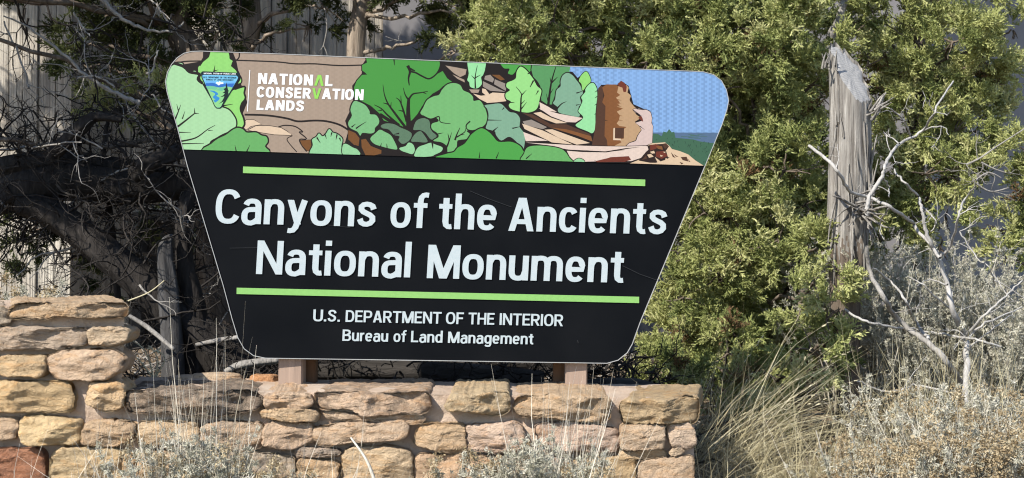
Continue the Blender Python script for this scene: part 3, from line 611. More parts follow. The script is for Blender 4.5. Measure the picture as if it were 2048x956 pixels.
    f('3','MG',[(58,860),(60,790),(90,740),(180,728),(300,740),(362,762),(402,812),(420,870)],True,3); s('3',[(75,830),(120,790)],9,2); f('3','SG',[(440,850),(470,822),(510,830),(520,855)],True,2)
    # distance
    f('3','RDG',[(1040,614),(1620,606),(1560,700),(1350,680),(1200,670),(1040,664)])
    f('3','FOR',[(1040,622),(1080,625),(1110,642),(1122,605),(1148,612),(1165,585),(1186,610),(1205,606),(1215,652),(1350,662),(1400,676),(1480,686),(1560,690),(1460,870),(1300,800),(1150,710),(1040,700)])
    rr = random.Random(3)
    for i in range(75):
        x = rr.uniform(1050, 1500); y = rr.uniform(640, 830)
        if (y - 700) * 2.0 > (x - 1090): continue
        if y < 668 and x > 1215: continue
        s('3',[(x, y), (x + rr.uniform(-9, 9), y + rr.uniform(8, 22))], 4, 2, 'FOD')
    for i in range(9):
        x = rr.uniform(1230, 1450); y = rr.uniform(622, 655); s('3',[(x, y), (x + rr.uniform(40, 90), y + 3)], 3, 2, 'FOR')
    # tower
    f('r','LTN',[(300,150),(345,140),(360,120),(400,140),(416,160),(405,200),(442,240),(430,282),(470,342),(500,370),(462,386),(500,432),(546,462),(482,502),(540,552),(552,582),(510,642),(492,692),(420,722),(390,748),(200,748),(200,400)],False,1.2)
    f('r','PNK',[(464,374),(520,368),(560,378),(600,380),(640,402),(656,460),(650,512),(666,542),(660,712),(600,738),(396,748),(430,716),(496,690),(512,642),(552,582),(530,542),(488,512),(552,492),(560,462),(520,422),(480,402)],False,1.2)
    f('r','DBR',[(108,172),(130,145),(152,150),(165,210),(160,280),(190,350),(185,500),(190,600),(205,690),(215,748),(55,745),(80,600),(95,400)])
    f('r','MBR',[(150,160),(190,130),(290,130),(312,150),(300,210),(332,235),(290,262),(330,312),(300,322),(330,338),(300,352),(362,370),(300,402),(332,440),(322,490),(300,522),(330,548),(402,555),(376,575),(376,672),(330,682),(352,710),(280,748),(212,748),(205,690),(180,650),(185,350),(152,310),(172,240)])
    for y_ in (282,318,345,378,440,485): s('r',[(300,y_),(345+(y_%3)*8,y_+6)],9,2,'MBR')
    for y_ in (150,480,515,530): s('r',[(380,y_),(325,y_-4)],7,2,'LTN')
    f('r','RED',[(300,125),(340,92),(372,110),(396,150),(390,202),(365,206),(352,160),(320,150)])
    f('r','RED',[(516,462),(545,438),(562,470),(566,502),(540,482)]); s('r',[(458,380),(496,405),(548,442)],6,4); s('r',[(535,545),(582,580)],7,2); s('r',[(500,372),(560,378),(600,378),(640,402),(656,460)],6,4); s('r',[(405,205),(442,240),(430,285),(470,340),(500,368)],6,4)
    s('r',[(550,585),(512,642),(494,690),(430,716),(398,746)],5); s('r',[(182,492),(210,492)],6,2)
    f('r','TAN',[(268,572),(284,565),(284,672),(345,674),(345,690),(268,690)]); f('r','DBR',[(286,566),(376,566),(372,670),(286,670)])
    s('r',[(0,748),(200,750),(400,748),(620,738)],6,5); s('r',[(0,800),(180,808),(385,786)],6,3)
    # rubble
    f('r','SND',[(380,945),(560,872),(620,802),(620,735),(660,715),(790,704),(830,735),(862,770),(940,790),(1025,822),(1100,882),(1195,940),(1195,960),(380,960)])
    f('r','DK',[(528,892),(600,802),(625,780),(612,742),(640,732),(690,725),(770,720),(830,745),(800,790),(850,850),(800,880),(700,912),(640,912)])
    for P in ([(640,735),(700,722),(740,740),(700,770),(640,790)],[(700,800),(780,790),(820,840),(760,870),(700,850)],[(760,720),(800,712),(832,745),(790,770)],[(850,800),(900,860),(870,850)],[(950,850),(1010,845),(1030,895),(970,880)],[(940,900),(980,910),(960,925)],[(690,870),(740,880),(720,905)],[(600,840),(560,885),(610,870)],[(880,820),(930,850),(900,845)],[(1020,860),(1050,900),(1035,895)]): f('r','RED' if len(P) > 4 else 'DBR',P)
    f('r','MBR',[(700,745),(760,740),(770,780),(720,770)])
    for P in ([(612,832),(650,822),(678,850),(632,862)],[(640,802),(680,790),(692,815),(660,820)],[(690,852),(752,900),(720,912)],[(800,782),(850,780),(842,830),(862,862),(822,852)],[(770,800),(800,798),(790,812)],[(880,850),(915,880),(880,878)],[(800,860),(830,880),(790,900)],[(740,830),(775,840),(750,850)],[(960,830),(1000,835),(985,842)]): f('r','SND',P)
    return A

# --- lettering: glyphs drawn as strokes, then merged
def sup(cx, cy, rx, ry, a0, a1, n=16, e=2.5):
    o = []
    for i in range(n + 1):
        a = R(a0 + (a1 - a0) * i / n); c, s_ = math.cos(a), math.sin(a)
        o.append((cx + rx * math.copysign(abs(c) ** (2 / e), c), cy + ry * math.copysign(abs(s_) ** (2 / e), s_)))
    return o
W = .178; H = .146
def glyph(ch):
    """returns (width, strokes); stroke = ('p', path) | ('d', x0,y0,x1,y1,horizontal width) | ('r', x0,y0,x1,y1)"""
    w2 = W / 2; X = .74; p = lambda *a: ('p', list(a)); r = lambda a, b, c, d: ('r', a, b, c, d)
    P = lambda path: ('p', path); h2 = H / 2
    st = lambda x, top=1.0: r(x, 0, x + W, top)
    G = {
     'C': lambda: (.68, [P(sup(.37, .5, .37 - w2, (.5 - h2 + .012), 31, 329, 26))]),
     'c': lambda: (.53, [P(sup(.285, .37, .285 - w2, .37 - h2 + .012, 34, 326, 24))]),
     'o': lambda: (.625, [P(sup(.3125, .37, .3125 - w2, .37 - h2 + .012, 0, 360, 32))]),
     'O': lambda: (.77, [P(sup(.385, .5, .385 - w2, .5 - h2 + .012, 0, 360, 32))]),
     'a': lambda: (.58, [P([(.58 - w2, 0), (.58 - w2, .3), (.58 - w2, .47)] + sup(.305, .47, .275 - w2, .27 - h2 + .012, 0, 160, 12)[1:]), P([(.5, .43), (.36, .43)] + sup(.29, .226, .29 - w2, .212 - .01, 90, 270, 12)[1:] + [(.38, .06), (.5, .16)])]),
     'n': lambda: (.58, [st(0, X), P([(w2, .44), (w2 + .01, .52)] + sup(.30, .45, .28 - w2, .29 - h2 + .012, 150, 0, 10) + [(.58 - w2, .2), (.58 - w2, 0)])]),
     'h': lambda: (.58, [st(0, 1.06), P([(w2, .44), (w2 + .01, .52)] + sup(.30, .45, .28 - w2, .29 - h2 + .012, 150, 0, 10) + [(.58 - w2, .2), (.58 - w2, 0)])]),
     'm': lambda: (.93, [st(0, X), P([(w2, .44), (w2 + .01, .52)] + sup(.275, .45, .285 - w2, .29 - h2 + .012, 150, 0, 10) + [(.56 - w2, .2), (.56 - w2, 0)]), P([(.56 - w2, .44), (.56 - w2 + .01, .52)] + sup(.65, .45, .28 - w2, .29 - h2 + .012, 150, 0, 10) + [(.93 - w2, .2), (.93 - w2, 0)])]),
     'u': lambda: (.58, [st(.58 - W, X), P([(w2, X), (w2, .5), (w2, .29)] + sup(.28, .29, .28 - w2, .29 - h2 + .012, 180, 330, 10)[1:] + [(.58 - w2, .3)])]),
     'r': lambda: (.37, [st(0, X), P([(w2, .42), (w2 + .01, .52)] + sup(.32, .45, .30 - w2, .29 - h2 + .012, 150, 84, 8))]),
     'y': lambda: (.61, [('d', .10, X, .335, .02, W * 1.06), P([(.51, X), (.42, .44), (.33, .10), (.28, -.06), (.21, -.155), (.12, -.175), (.05, -.165)])]),
     's': lambda: (.56, [P([(.475, .515), (.44, .61), (.36, .655), (.27, .668), (.17, .645), (.115, .585), (.115, .51), (.17, .445), (.27, .395), (.38, .345), (.45, .275), (.455, .19), (.40, .11), (.30, .07), (.21, .075), (.13, .12), (.085, .225)])]),
     'S': lambda: (.66, [P([(.565, .71), (.53, .84), (.44, .915), (.33, .93), (.21, .90), (.135, .82), (.125, .71), (.19, .61), (.32, .53), (.46, .46), (.545, .36), (.545, .24), (.48, .13), (.35, .07), (.23, .08), (.13, .155), (.09, .29)])]),
     'f': lambda: (.45, [P([(.205, 0), (.205, .5), (.205, .80), (.225, .90), (.28, .965), (.36, .985), (.45, .975)]), r(.0, X - .14, .42, X)]),
     't': lambda: (.39, [P([(.205, .92), (.205, .5), (.205, .22), (.225, .12), (.285, .07), (.34, .066), (.39, .075)]), r(.0, X - .14, .385, X)]),
     'e': lambda: (.58, [P([(.1, .365), (.3, .365), (.58 - w2, .365)] + sup(.29, .37, .29 - w2, .37 - h2 + .012, 4, 318, 26)[1:])]),
     'i': lambda: (.19, [st(0, X), r(0, .885, W, 1.04)]),
     'l': lambda: (.19, [st(0, 1.06)]),
     'd': lambda: (.60, [st(.60 - W, 1.06), P(sup(.29, .37, .29 - w2, .37 - h2 + .012, 35, 325, 24) )]),
     'g': lambda: (.60, [P([(.60 - w2, X), (.60 - w2, .3), (.60 - w2, .02), (.585 - w2, -.1), (.45, -.2), (.30, -.225), (.17, -.2), (.08, -.14)]), P(sup(.29, .37, .29 - w2, .37 - h2 + .012, 35, 325, 24))]),
     'A': lambda: (.76, [('d', .10, 0, .36, 1, W * 1.08), ('d', .66, 0, .40, 1, W * 1.08), r(.19, .21, .57, .21 + H)]),
     'N': lambda: (.75, [st(0), st(.75 - W), ('d', W * .52, 1, .75 - W * .52, 0, W * 1.05)]),
     'M': lambda: (.95, [st(0), st(.95 - W), ('d', W * .62, 1, .475, 0, W * 1.25), ('d', .95 - W * .62, 1, .475, 0, W * 1.25)]),
     'U': lambda: (.72, [P([(w2, 1), (w2, .6), (w2, .34)] + sup(.36, .34, .36 - w2, .34 - h2 + .012, 180, 360, 16)[1:] + [(.72 - w2, .6), (.72 - w2, 1)])]),
     'D': lambda: (.72, [st(0), P([(w2, 1 - h2), (.30, 1 - h2)] + sup(.32, .5, .40 - w2, .5 - h2, 90, -90, 18)[1:-1] + [(.30, h2), (w2, h2)])]),
     'E': lambda: (.62, [st(0), r(0, 0, .62, H), r(0, 1 - H, .62, 1), r(0, .5 - h2 + .02, .56, .5 + h2 + .02)]),
     'F': lambda: (.60, [st(0), r(0, 1 - H, .60, 1), r(0, .5 - h2, .54, .5 + h2)]),
     'H': lambda: (.75, [st(0), st(.75 - W), r(0, .5 - h2, .75, .5 + h2)]),
     'I': lambda: (.19, [st(0)]),
     'L': lambda: (.60, [st(0), r(0, 0, .60, H)]),
     'P': lambda: (.70, [st(0), P([(w2, 1 - h2), (.34, 1 - h2)] + sup(.37, .68, .33 - w2, .32 - h2, 90, -90, 14)[1:-1] + [(.34, .36 + h2), (w2, .36 + h2)])]),
     'R': lambda: (.72, [st(0), P([(w2, 1 - h2), (.34, 1 - h2)] + sup(.37, .70, .33 - w2, .30 - h2, 90, -90, 14)[1:-1] + [(.34, .40 + h2), (w2, .40 + h2)]), ('d', .36, .46, .62, 0, W * 1.08)]),
     'B': lambda: (.71, [st(0), P([(w2, 1 - h2), (.34, 1 - h2)] + sup(.35, .75, .32 - w2, .25 - h2, 90, -90, 14)[1:-1] + [(.34, .5), (w2, .5)]), P([(w2, .52), (.34, .52)] + sup(.37, .285, .34 - w2, .285 - h2 + .01, 90, -90, 14)[1:-1] + [(.34, h2), (w2, h2)])]),
     'T': lambda: (.70, [r(.35 - w2, 0, .35 + w2, 1), r(0, 1 - H, .70, 1)]),
     'V': lambda: (.78, [('d', .10, 1, .36, 0, W * .9), ('d', .68, 1, .42, 0, W * .9)]),
     'Y': lambda: (.72, [('d', .10, 1, .36, .4, W * 1.05), ('d', .62, 1, .36, .4, W * 1.05), r(.36 - w2, 0, .36 + w2, .45)]),
     'G': lambda: (.77, [P(sup(.385, .5, .385 - w2, .5 - h2 + .012, 40, 318, 26) + [(.77 - w2, .24), (.77 - w2, .48), (.44, .48)])]),
     '^': lambda: (.78, [('d', .10, 0, .36, 1, W * .9), ('d', .68, 0, .42, 1, W * .9)]),
     '.': lambda: (.19, [r(0, 0, W, .17)]),
    }
    return G[ch]()
def stroke_quads(st):
    if st[0] == 'r': _, a, b, c, d = st; return [[(a, b), (c, b), (c, d), (a, d)]]
    if st[0] == 'd': _, x0, y0, x1, y1, wd = st; k = wd / 2; return [[(x0 - k, y0), (x0 + k, y0), (x1 + k, y1), (x1 - k, y1)]]
    P = [Vector(q) for q in st[1]]; P = [q for i, q in enumerate(P) if i == 0 or (q - P[i - 1]).length > 1e-4]
    n = len(P); cl = (P[0] - P[-1]).length < 1e-3; L, Rr = [], []
    for i, q in enumerate(P):
        a = P[i - 1] if i else (P[-2] if cl else q); b = P[i + 1] if i < n - 1 else (P[1] if cl else q)
        d = (b - a).normalized(); nn = Vector((-d.y, d.x)); wd = math.hypot(W * nn.x, H * nn.y) / 2
        L.append(q + nn * wd); Rr.append(q - nn * wd)
    return [[tuple(L[i]), tuple(L[i + 1]), tuple(Rr[i + 1]), tuple(Rr[i])] for i in range(n - 1)]
def word_px(txt, x0, y0, x1, y1, cap, shear=.042, gap=.078):
    """quads of a word in px; baseline runs from (x0,y0) to (x1,y1)"""
    g = [glyph(c) for c in txt]; tot = sum(a for a, _ in g) + gap * (len(txt) - 1); out = []; k = (x1 - x0) / tot; x = 0
    for c, (wd, ss) in zip(txt, g):
        for st in ss:
            for q in stroke_quads(st):
                Q = []
                for u, v in q:
                    t = (x + u) / tot; Q.append((x0 + (x + u) * k + shear * v * cap, y0 + (y1 - y0) * t - v * cap))
                out.append((c, Q))
        x += wd + gap
    return out
def lettering(name, words, mat, parent, h, pick=None):
    if len(words) > 1 and pick is None and h < .0013: return [lettering(name, [w_], mat, parent, h) for w_ in words]
    V, Fc = [], []
    for wd in words:
        # each word merged on its own so that strokes never overlap
        q = [Q for c, Q in word_px(*wd) if pick is None or pick(c)]
        if not q: continue
        v, f, _ = cdt_faces(q); n0 = len(V); V += [s2(*p) for p in v]; Fc += [[i + n0 for i in ff] for ff in f]
    return sign_sheet(name, V, Fc, mat, parent, h)

def build_sign():
    base = Vector((SP.x, SP.y, 0.9)); sg = empty('park_sign', base, 'black trapezoid park sign with illustrated canyon header and white lettering', 'sign')
    o2 = [s2(*p) for p in OUT]; n = len(o2)
    # board: front, side, back
    V = [s3(u, v, -.003) for u, v in o2] + [s3(u, v, -.022) for u, v in o2]
    Fc = [list(range(n)), list(range(2 * n - 1, n - 1, -1))] + [[i, n + i, n + (i + 1) % n, (i + 1) % n] for i in range(n)]
    mesh_obj('sign_board', V, Fc, M_BLACK, sg)
    c = Vector((sum(a for a, b in o2) / n, sum(b for a, b in o2) / n)); V, Fc = [], []
    P = [Vector(p) for p in o2]; m = len(P)
    for i, p in enumerate(P):
        d = (P[(i + 1) % m] - P[i - 1]).normalized(); nn = Vector((d.y, -d.x))
        if nn.dot(p - c) < 0: nn = -nn
        a = p - nn * .0012; b = p + nn * .0014
        V += [s3(a.x, a.y, .0015), s3(b.x, b.y, .0015), s3(b.x, b.y, -.018), s3(a.x, a.y, -.018)]
    Fc = [[i * 4 + k, i * 4 + (k + 1) % 4, ((i + 1) % m) * 4 + (k + 1) % 4, ((i + 1) % m) * 4 + k] for i in range(m) for k in range(4)]
    mesh_obj('edge_trim', V, Fc, M_RIM, sg)
    # illustrated header: one flat sheet cut into colour cells
    hd = [p for p in OUT if p[1] < HB(p[0])]
    i0 = next(i for i, p in enumerate(OUT) if p == (1440.5, 242)); top = OUT[:i0 + 1] + [(1408.5, HB(1408.5)), (363, HB(363)), OUT[-2], OUT[-1]]
    A = header_shapes(); polys = [top] + [p for c_, p in A]
    v, f, t = cdt_faces(polys, 0); keys = list(PAL); mats = []
    for kx in keys:
        cc = PAL[kx]; mats.append(mat_sign('header_' + kx.lower(), lin(*cc, .57), .5, {'BLU': .13, 'K': 0, 'DK': 0, 'TAU': .035, 'DG': .0, 'G2': .0}.get(kx, .024)))
    ci = [keys.index('K' if i == 0 else A[i - 1][0]) for i in t]
    sign_sheet('header_picture', [s2(*p) for p in v], f, mats, sg, .0, ci)
    # bureau emblem
    T = lambda P: [(390 + x / 9.56, 140 + y / 9.56) for x, y in P]; E = []
    rc = lambda P: T([tuple(q) for q in catmull(P, 3, True)])
    E += [('dk', T([(60,150),(95,118),(790,135),(815,170),(800,250),(480,800),(440,828),(370,825),(335,790),(80,250),(70,200)])),
          ('dk', T([(90,120),(790,135),(800,180),(90,180)])), ('sky', T([(95,195),(120,185),(750,192),(775,225),(760,270),(455,790),(430,808),(380,808),(345,775),(98,240)])),
          ('blu', T([(155,335),(200,345),(300,330),(350,350),(400,380),(460,350),(520,340),(560,330),(715,335),(670,420),(640,410),(520,430),(380,420),(250,400),(165,395)])),
          ('mid', T([(150,300),(350,300),(350,345),(270,335),(165,345)])),('mid', T([(500,300),(735,300),(715,340),(600,345),(520,345)])),
          ('wht', T([(350,340),(375,315),(410,325),(425,295),(450,325),(490,320),(500,350),(440,360),(410,385),(380,360)])),
          ('grn', T([(165,400),(260,395),(330,405),(420,425),(540,400),(640,410),(672,425),(455,790),(430,806),(380,806),(345,775),(200,465)])),
          ('gr2', T([(165,400),(260,395),(340,410),(400,430),(350,470),(270,460),(195,460)])), ('gr2', T([(360,475),(420,435),(540,410),(540,450),(470,490)])),
          ('riv', T([(250,480),(330,490),(395,530),(400,560),(360,580),(430,620),(425,650),(390,685),(345,715),(310,670),(350,650),(310,630),(300,600),(335,570),(340,540),(290,510),(250,500)])),
          ('tre', T([(560,320),(572,400),(590,470),(612,490),(590,500),(600,540),(580,580),(540,660),(480,770),(470,760),(505,690),(460,715),(415,735),(470,690),(500,640),(520,590),(480,600),(440,605),(500,570),(530,530),(480,530),(530,490),(500,450),(540,430),(545,380)])),
          ]
    v, f, t = cdt_faces([p for c_, p in E]); ek = {'dk': (14,34,44), 'sky': (120,196,232), 'blu': (46,108,190), 'mid': (104,176,232), 'wht': (240,245,250), 'grn': (140,206,136), 'gr2': (112,190,150), 'riv': (50,138,204), 'tre': (14,34,34)}
    kk = list(ek); em = sign_sheet('bureau_emblem', [s2(*p) for p in v], f, [mat_sign('emblem_' + k_, lin(*ek[k_], .6), .45) for k_ in kk], sg, .0008, [kk.index(E[i][0]) for i in t])
    q = lambda x, y: (390 + x / 9.56, 140 + y / 9.56)
    mw = mat_sign('emblem_white', lin(236, 240, 240, .8)); md = mat_sign('emblem_ink', lin(14, 34, 50, .8))
    def tiny(nm, words, y, x0, x1, m, cap):
        tot = sum(len(a) for a in words) + len(words) - 1; x = x0; out = []
        for a in words:
            wx = (x1 - x0) * len(a) / tot; p0 = q(x, y); p1 = q(x + wx, y + 1.5); out.append((a, p0[0], p0[1], p1[0], p1[1], cap / 9.56, .0)); x += wx + (x1 - x0) / tot
        o = lettering(nm, out, m, em, .0014); return o
    em['_o'] = list(sg.location)
    tiny('emblem_lettering', ['NATIONAL', 'SYSTEM', 'OF', 'PUBLIC', 'LANDS'], 171, 120, 735, mw, 27)
    tiny('emblem_lettering', ['U.S.', 'DEPARTMENT', 'OF', 'THE', 'INTERIOR'], 247, 108, 742, md, 32)
    tiny('emblem_lettering', ['BUREAU', 'OF', 'LAND', 'MANAGEMENT'], 288, 165, 690, md, 26)
    del em['_o']
    # conservation lands logo
    z = lambda x, y: (380 + x / 4.78, 100 + y / 4.78)
    def zl(tx, xa, ya, xb, yb, cap): a = z(xa, ya); b = z(xb, yb); return (tx, a[0], a[1], b[0], b[1], cap / 4.78, .04, .13)
    MWH = mat_sign('logo_white', lin(244, 244, 244, .68), .4); MGR = mat_sign('logo_green', lin(150, 214, 92, .6), .4)
    global W, H
    w_, h_ = W, H; W, H = .245, .205
    lines = [zl('NATION^L', 626, 362, 1338, 374, 104), zl('CONSERVATION', 614, 490, 1636, 502, 102), zl('LANDS', 616, 611, 1068, 616, 98)]
    v7 = zl('CONSERVATION', 614, 490, 1636, 502, 102)
    for i_, ln in enumerate(lines):
        lettering('logo_lettering', [ln], MWH, sg, .0012, lambda c_: c_ not in '^V' or i_ == 2)
        if i_ < 2: lettering('logo_chevron', [ln], MGR, sg, .0012, lambda c_: c_ in '^V')
    W, H = w_, h_
    qd = [z(543.5, 232), z(551, 232), z(534, 628), z(526.5, 628)]; sign_sheet('logo_rule', [s2(*p) for p in qd], [[0, 1, 2, 3]], MWH, sg, .0012)
    # bars and titles
    MB = mat_sign('green_bar', lin(152, 208, 118, .58), .5, .02)
    for y0, y1, x0, x1, hh in ((341.5, 355, 484, 1288.5, 13), (584, 589.5, 475, 1280, 12.6)):
        V = [s2(x0, y0), s2(x1, y1), s2(x1, y1 + hh), s2(x0, y0 + hh)]; sign_sheet('green_bar', V, [[0, 1, 2, 3]], MB, sg, .001)
    MT = NB('reflective_white', .4, .4); mp = MT.coord(); MT.base(MT.ramp(MT.noise(mp, 60, 3), [(.35, lin(212, 226, 230, .53)), (.65, lin(220, 231, 234, .53))])); MT = MT.m
    lettering('title_lettering', [('Canyons', 429.2, 455.4, 751, 458, 67.4), ('of', 779.3, 458.4, 854, 459, 67.4), ('the', 875.6, 459.7, 992, 460.8, 67.2), ('Ancients', 1015.9, 461.7, 1332.5, 464, 66.6)], MT, sg, .0012)
    lettering('title_lettering', [('National', 513, 556, 822, 558, 67.2), ('Monument', 854.6, 558.8, 1247, 562, 66.8)], MT, sg, .0012)
    lettering('department_lettering', [('U.S.', 628.7, 648.4, 682.5, 648.8, 23.4, .03), ('DEPARTMENT', 693.5, 648.9, 885, 649.6, 23.4, .03), ('OF', 894, 649.7, 929.6, 649.8, 23.4, .03), ('THE', 939, 649.8, 991, 650, 23.4, .03), ('INTERIOR', 1001.5, 650.1, 1128.5, 650.8, 23.4, .03)], MT, sg, .0012)
    lettering('department_lettering', [('Bureau', 687.8, 686.8, 779.2, 687.2, 22.6, .03), ('of', 789.9, 687.2, 815.5, 687.3, 22.6, .03), ('Land', 825, 687.3, 888, 687.5, 22.6, .03), ('Management', 898.9, 687.6, 1069.5, 688, 22.4, .03)], MT, sg, .0012)
    # wear on the board: hairline scratches and specks
    scm = mat_sign('scratch_grey', (.018, .019, .021, 1), .6); A_ = [stroke_poly([(938, 383), (975, 398), (1022, 414)], 1.0), stroke_poly([(1246, 528), (1280, 544), (1316, 556)], 1.1), stroke_poly([(620, 452), (700, 460)], .7), stroke_poly([(460, 505), (520, 503)], .7), stroke_poly([(1158, 678), (1160, 684)], 1.6)]
    for P_ in A_:
        v, f, _ = cdt_faces(P_); sign_sheet('scratch', [s2(*p) for p in v], f, scm, sg, .0006)
    # posts behind the board, set into the wall
    def beam(nm, px0, px1, yo0, yo1, ztop, mat):
        a = at(px0, 745, SP.y + yo0); b = at(px1, 745, SP.y + yo0); dy = (a.x - SP.x) * math.tan(SYAW); bm = bmesh.new()
        vs = [bm.verts.new((x, y, z_)) for z_ in (.6, ztop) for y in (SP.y + yo0 + dy, SP.y + yo1 + dy) for x in (a.x, b.x)]
        for f_ in ((0, 2, 3, 1), (4, 5, 7, 6), (0, 1, 5, 4), (2, 6, 7, 3), (0, 4, 6, 2), (1, 3, 7, 5)): bm.faces.new([vs[i] for i in f_])
        bmesh.ops.recalc_face_normals(bm, faces=bm.faces); bmesh.ops.bevel(bm, geom=list(bm.edges), offset=.004, segments=2, affect='EDGES')
        V = [v.co.copy() for v in bm.verts]; Fc = [[v.index for v in f_.verts] for f_ in (bm.verts.index_update() or bm.faces)]; bm.free(); return mesh_obj(nm, V, Fc, mat, sg)
    zt = 2.1
    beam('post', 566, 613, .03, .13, zt, M_POST); beam('backing_timber', 597, 639, .134, .20, zt, M_BRACE)
    beam('post', 1136, 1180, .03, .13, zt, M_POST); beam('backing_timber', 1111, 1150, .134, .20, zt, M_BRACE)
build_sign()

# ------------------------------------------------------------------ junipers
def limb(acc, p0, p1, r0, r1, sag=.12, n=8, sides=6):
    p0, p1 = Vector(p0), Vector(p1); L = (p1 - p0).length; m = (p0 + p1) / 2 + Vector((rnd(-.5, .5), rnd(-.5, .5), rnd(-.3, .6))) * L * sag * 2
    path = [p + rv(L * .012) for p in catmull([p0, m, p1], n)]; path[0] = p0
    acc.tube(path, np.linspace(r0, r1, len(path)), sides); return path
def trunk_mesh(path, rad, sides=22, ridge=.14, seed=0, freq=3.0):
    """stringy bark: tube with long ridges that twist slowly"""
    P = catmull(path, 8); n = len(P); rr = np.interp(np.linspace(0, 1, n), np.linspace(0, 1, len(rad)), rad)
    V, q = tube(P, rr, sides); V = V.reshape(n, sides, 3); PP = np.array([tuple(p) for p in P])
    for i in range(n):
        for j in range(sides):
            a = j / sides * 2 * math.pi + .25 * i / n
            k = 1 + ridge * noise.fractal(Vector((math.cos(a) * freq, math.sin(a) * freq, PP[i][2] * 1.6 + seed)), .8, 2.1, 4)
            V[i, j] = PP[i] + (V[i, j] - PP[i]) * k
    return V.reshape(-1, 3), q
def juniper(label, base, trunk, trad, clumps, leaf, tint=.5, dens=150, deadtwigs=0, bark=None, leafscale=(.75, 1.25), squash=(1, .9, .95)):
    """clumps: (px, py, radius px, depth) ; trunk: list of (px, py, depth)"""
    base = Vector(base); t = empty('juniper_tree', base, label, 'tree', 'junipers growing behind the sign')
    tp = [at(*q) for q in trunk]; V, q = trunk_mesh(tp, trad, 20, .16, base.x)
    mesh_obj('trunk', V, q, bark or M_BARK, t, True)
    lb, cr_, tw = Acc(), Acc(), Acc()
    for (px, py, rp, y) in clumps:
        c = at(px, py, y); r = rp * y / F
        i = min(range(len(tp)), key=lambda i: (tp[i] - c).length + (0 if tp[i].z < c.z else 1.5)); src = tp[i]
        path = limb(lb, src, c, max(.012, min(trad) * .35), .005)
        for k in range(4):
            e = c + rv(1).normalized() * r * .9; limb(lb, c, e, .006, .002, .1, 4, 4)
        big = rp > 240  # huge unseen shade clumps get fewer, larger sprays
        clump(cr_, c, r, max(12, int(dens * (r / .28) ** 2 * (.22 if big else 1))), squash, .45, tint + rnd(-.08, .08), (2.0, 2.8) if big else leafscale)
        if deadtwigs and random.random() < deadtwigs:
            twigs(tw, c, rv(1) + Vector((0, -.7, -.2)), r * 2.0, .006, 2, .25, 5)
    lb.build('limb', bark or M_BARK, t); cr_.build('crown', leaf, t, False); tw.build('dead_twigs', M_GTWIG, t)
    return t
def jit(lst, y, dy=.25): return [(a, b, r, y + rnd(-dy, dy)) for a, b, r in lst]
CL_A = [(960,85,52),(1010,50,85),(1040,110,50),(1100,40,85),(1130,105,60),(1190,65,95),(1290,55,100),(1290,120,60),(1385,60,95),(1380,130,70),(1470,50,90),(1530,110,90),(1600,60,85),(1060,-60,110),(1200,-70,120),(1340,-70,120),(1480,-70,120),(1610,-60,110),
 (1500,190,80),(1570,215,85),(1620,160,60),(1440,175,45),(1455,345,70),(1510,300,65),(1565,335,90),(1615,280,50),(1610,400,60),(1410,420,70),(1395,350,40),(1480,450,85),(1560,470,85),(1375,500,60),(1440,540,75),(1520,560,80),(1610,520,65),(1645,600,60),(1370,590,50),(1455,640,70),(1560,640,80),(1620,680,55),(1335,690,55),(1310,760,60),(1395,700,55),(1480,720,70),(1560,740,60),(1420,780,60),(1500,830,70),(1580,810,50)]
A_ = jit(CL_A, 6.75, .25)
A_ += [(1648,560,42,5.95),(1610,600,50,6.0),(1655,630,45,5.95),(1625,690,45,5.95),(1660,700,30,5.95),(1640,500,34,6.1),(1340,750,50,6.1),(1420,770,55,6.1),(1500,790,55,6.0),(1570,760,50,6.0),(1300,770,40,6.1),(1460,700,50,6.2)]
A_ += [(rnd(1000, 1650), rnd(-20, 300), 120, 7.5) for _ in range(14)] + [(rnd(1360, 1640), rnd(280, 760), 110, 7.35) for _ in range(11)]
juniper('large sunlit olive-green juniper filling the space behind the sign, left of the broken trunk', at(1490, 800, 7.4), [(1490,800,7.4),(1480,600,7.35),(1470,380,7.3),(1440,180,7.3),(1400,0,7.25),(1350,-120,7.3)], [.13,.12,.1,.085,.07,.05], A_, M_JUN, .64, 420)
CL_B = [(1745,30,75),(1730,120,45),(1820,50,85),(1900,70,75),(1795,140,65),(1860,165,75),(1930,170,65),(1780,230,50),(1835,250,65),(1905,250,70),(1950,245,45),(1790,320,45),(1850,335,65),(1915,345,55),(1775,400,40),(1830,420,55),(1890,420,45),(1760,465,45),(1800,480,45),(1780,-60,100),(1900,-50,90),(1935,300,40),(1880,480,35),(1955,110,40)]
B_ = jit(CL_B, 7.2, .25) + [(1995,70,24,7.3),(2015,130,22,7.3),(1990,155,20,7.3),(2010,210,20,7.3),(1985,290,22,7.2),(2020,45,20,7.3),(1840,200,110,8.0),(1800,360,90,8.0),(1880,90,110,8.0)]
juniper('open sunlit juniper right of the broken trunk, with a thin pale stem showing', at(1850, 800, 7.8), [(1850,800,7.8),(1838,600,7.75),(1832,420,7.7),(1836,280,7.55),(1838,150,7.5),(1830,0,7.6),(1820,-100,7.6)], [.05,.045,.04,.035,.03,.025,.02], B_, M_JUN, .67, 400)
C_ = jit([(2035,370,45),(2000,445,38),(2050,430,50),(2085,380,60),(2090,470,60),(2015,500,28),(2060,300,40)], 6.8, .15)
juniper('small juniper cut off by the right edge of the picture', at(2110, 800, 6.9), [(2110,800,6.9),(2105,600,6.9),(2090,450,6.9),(2080,330,6.9)], [.04,.035,.03,.02], C_, M_JUN, .67, 400)
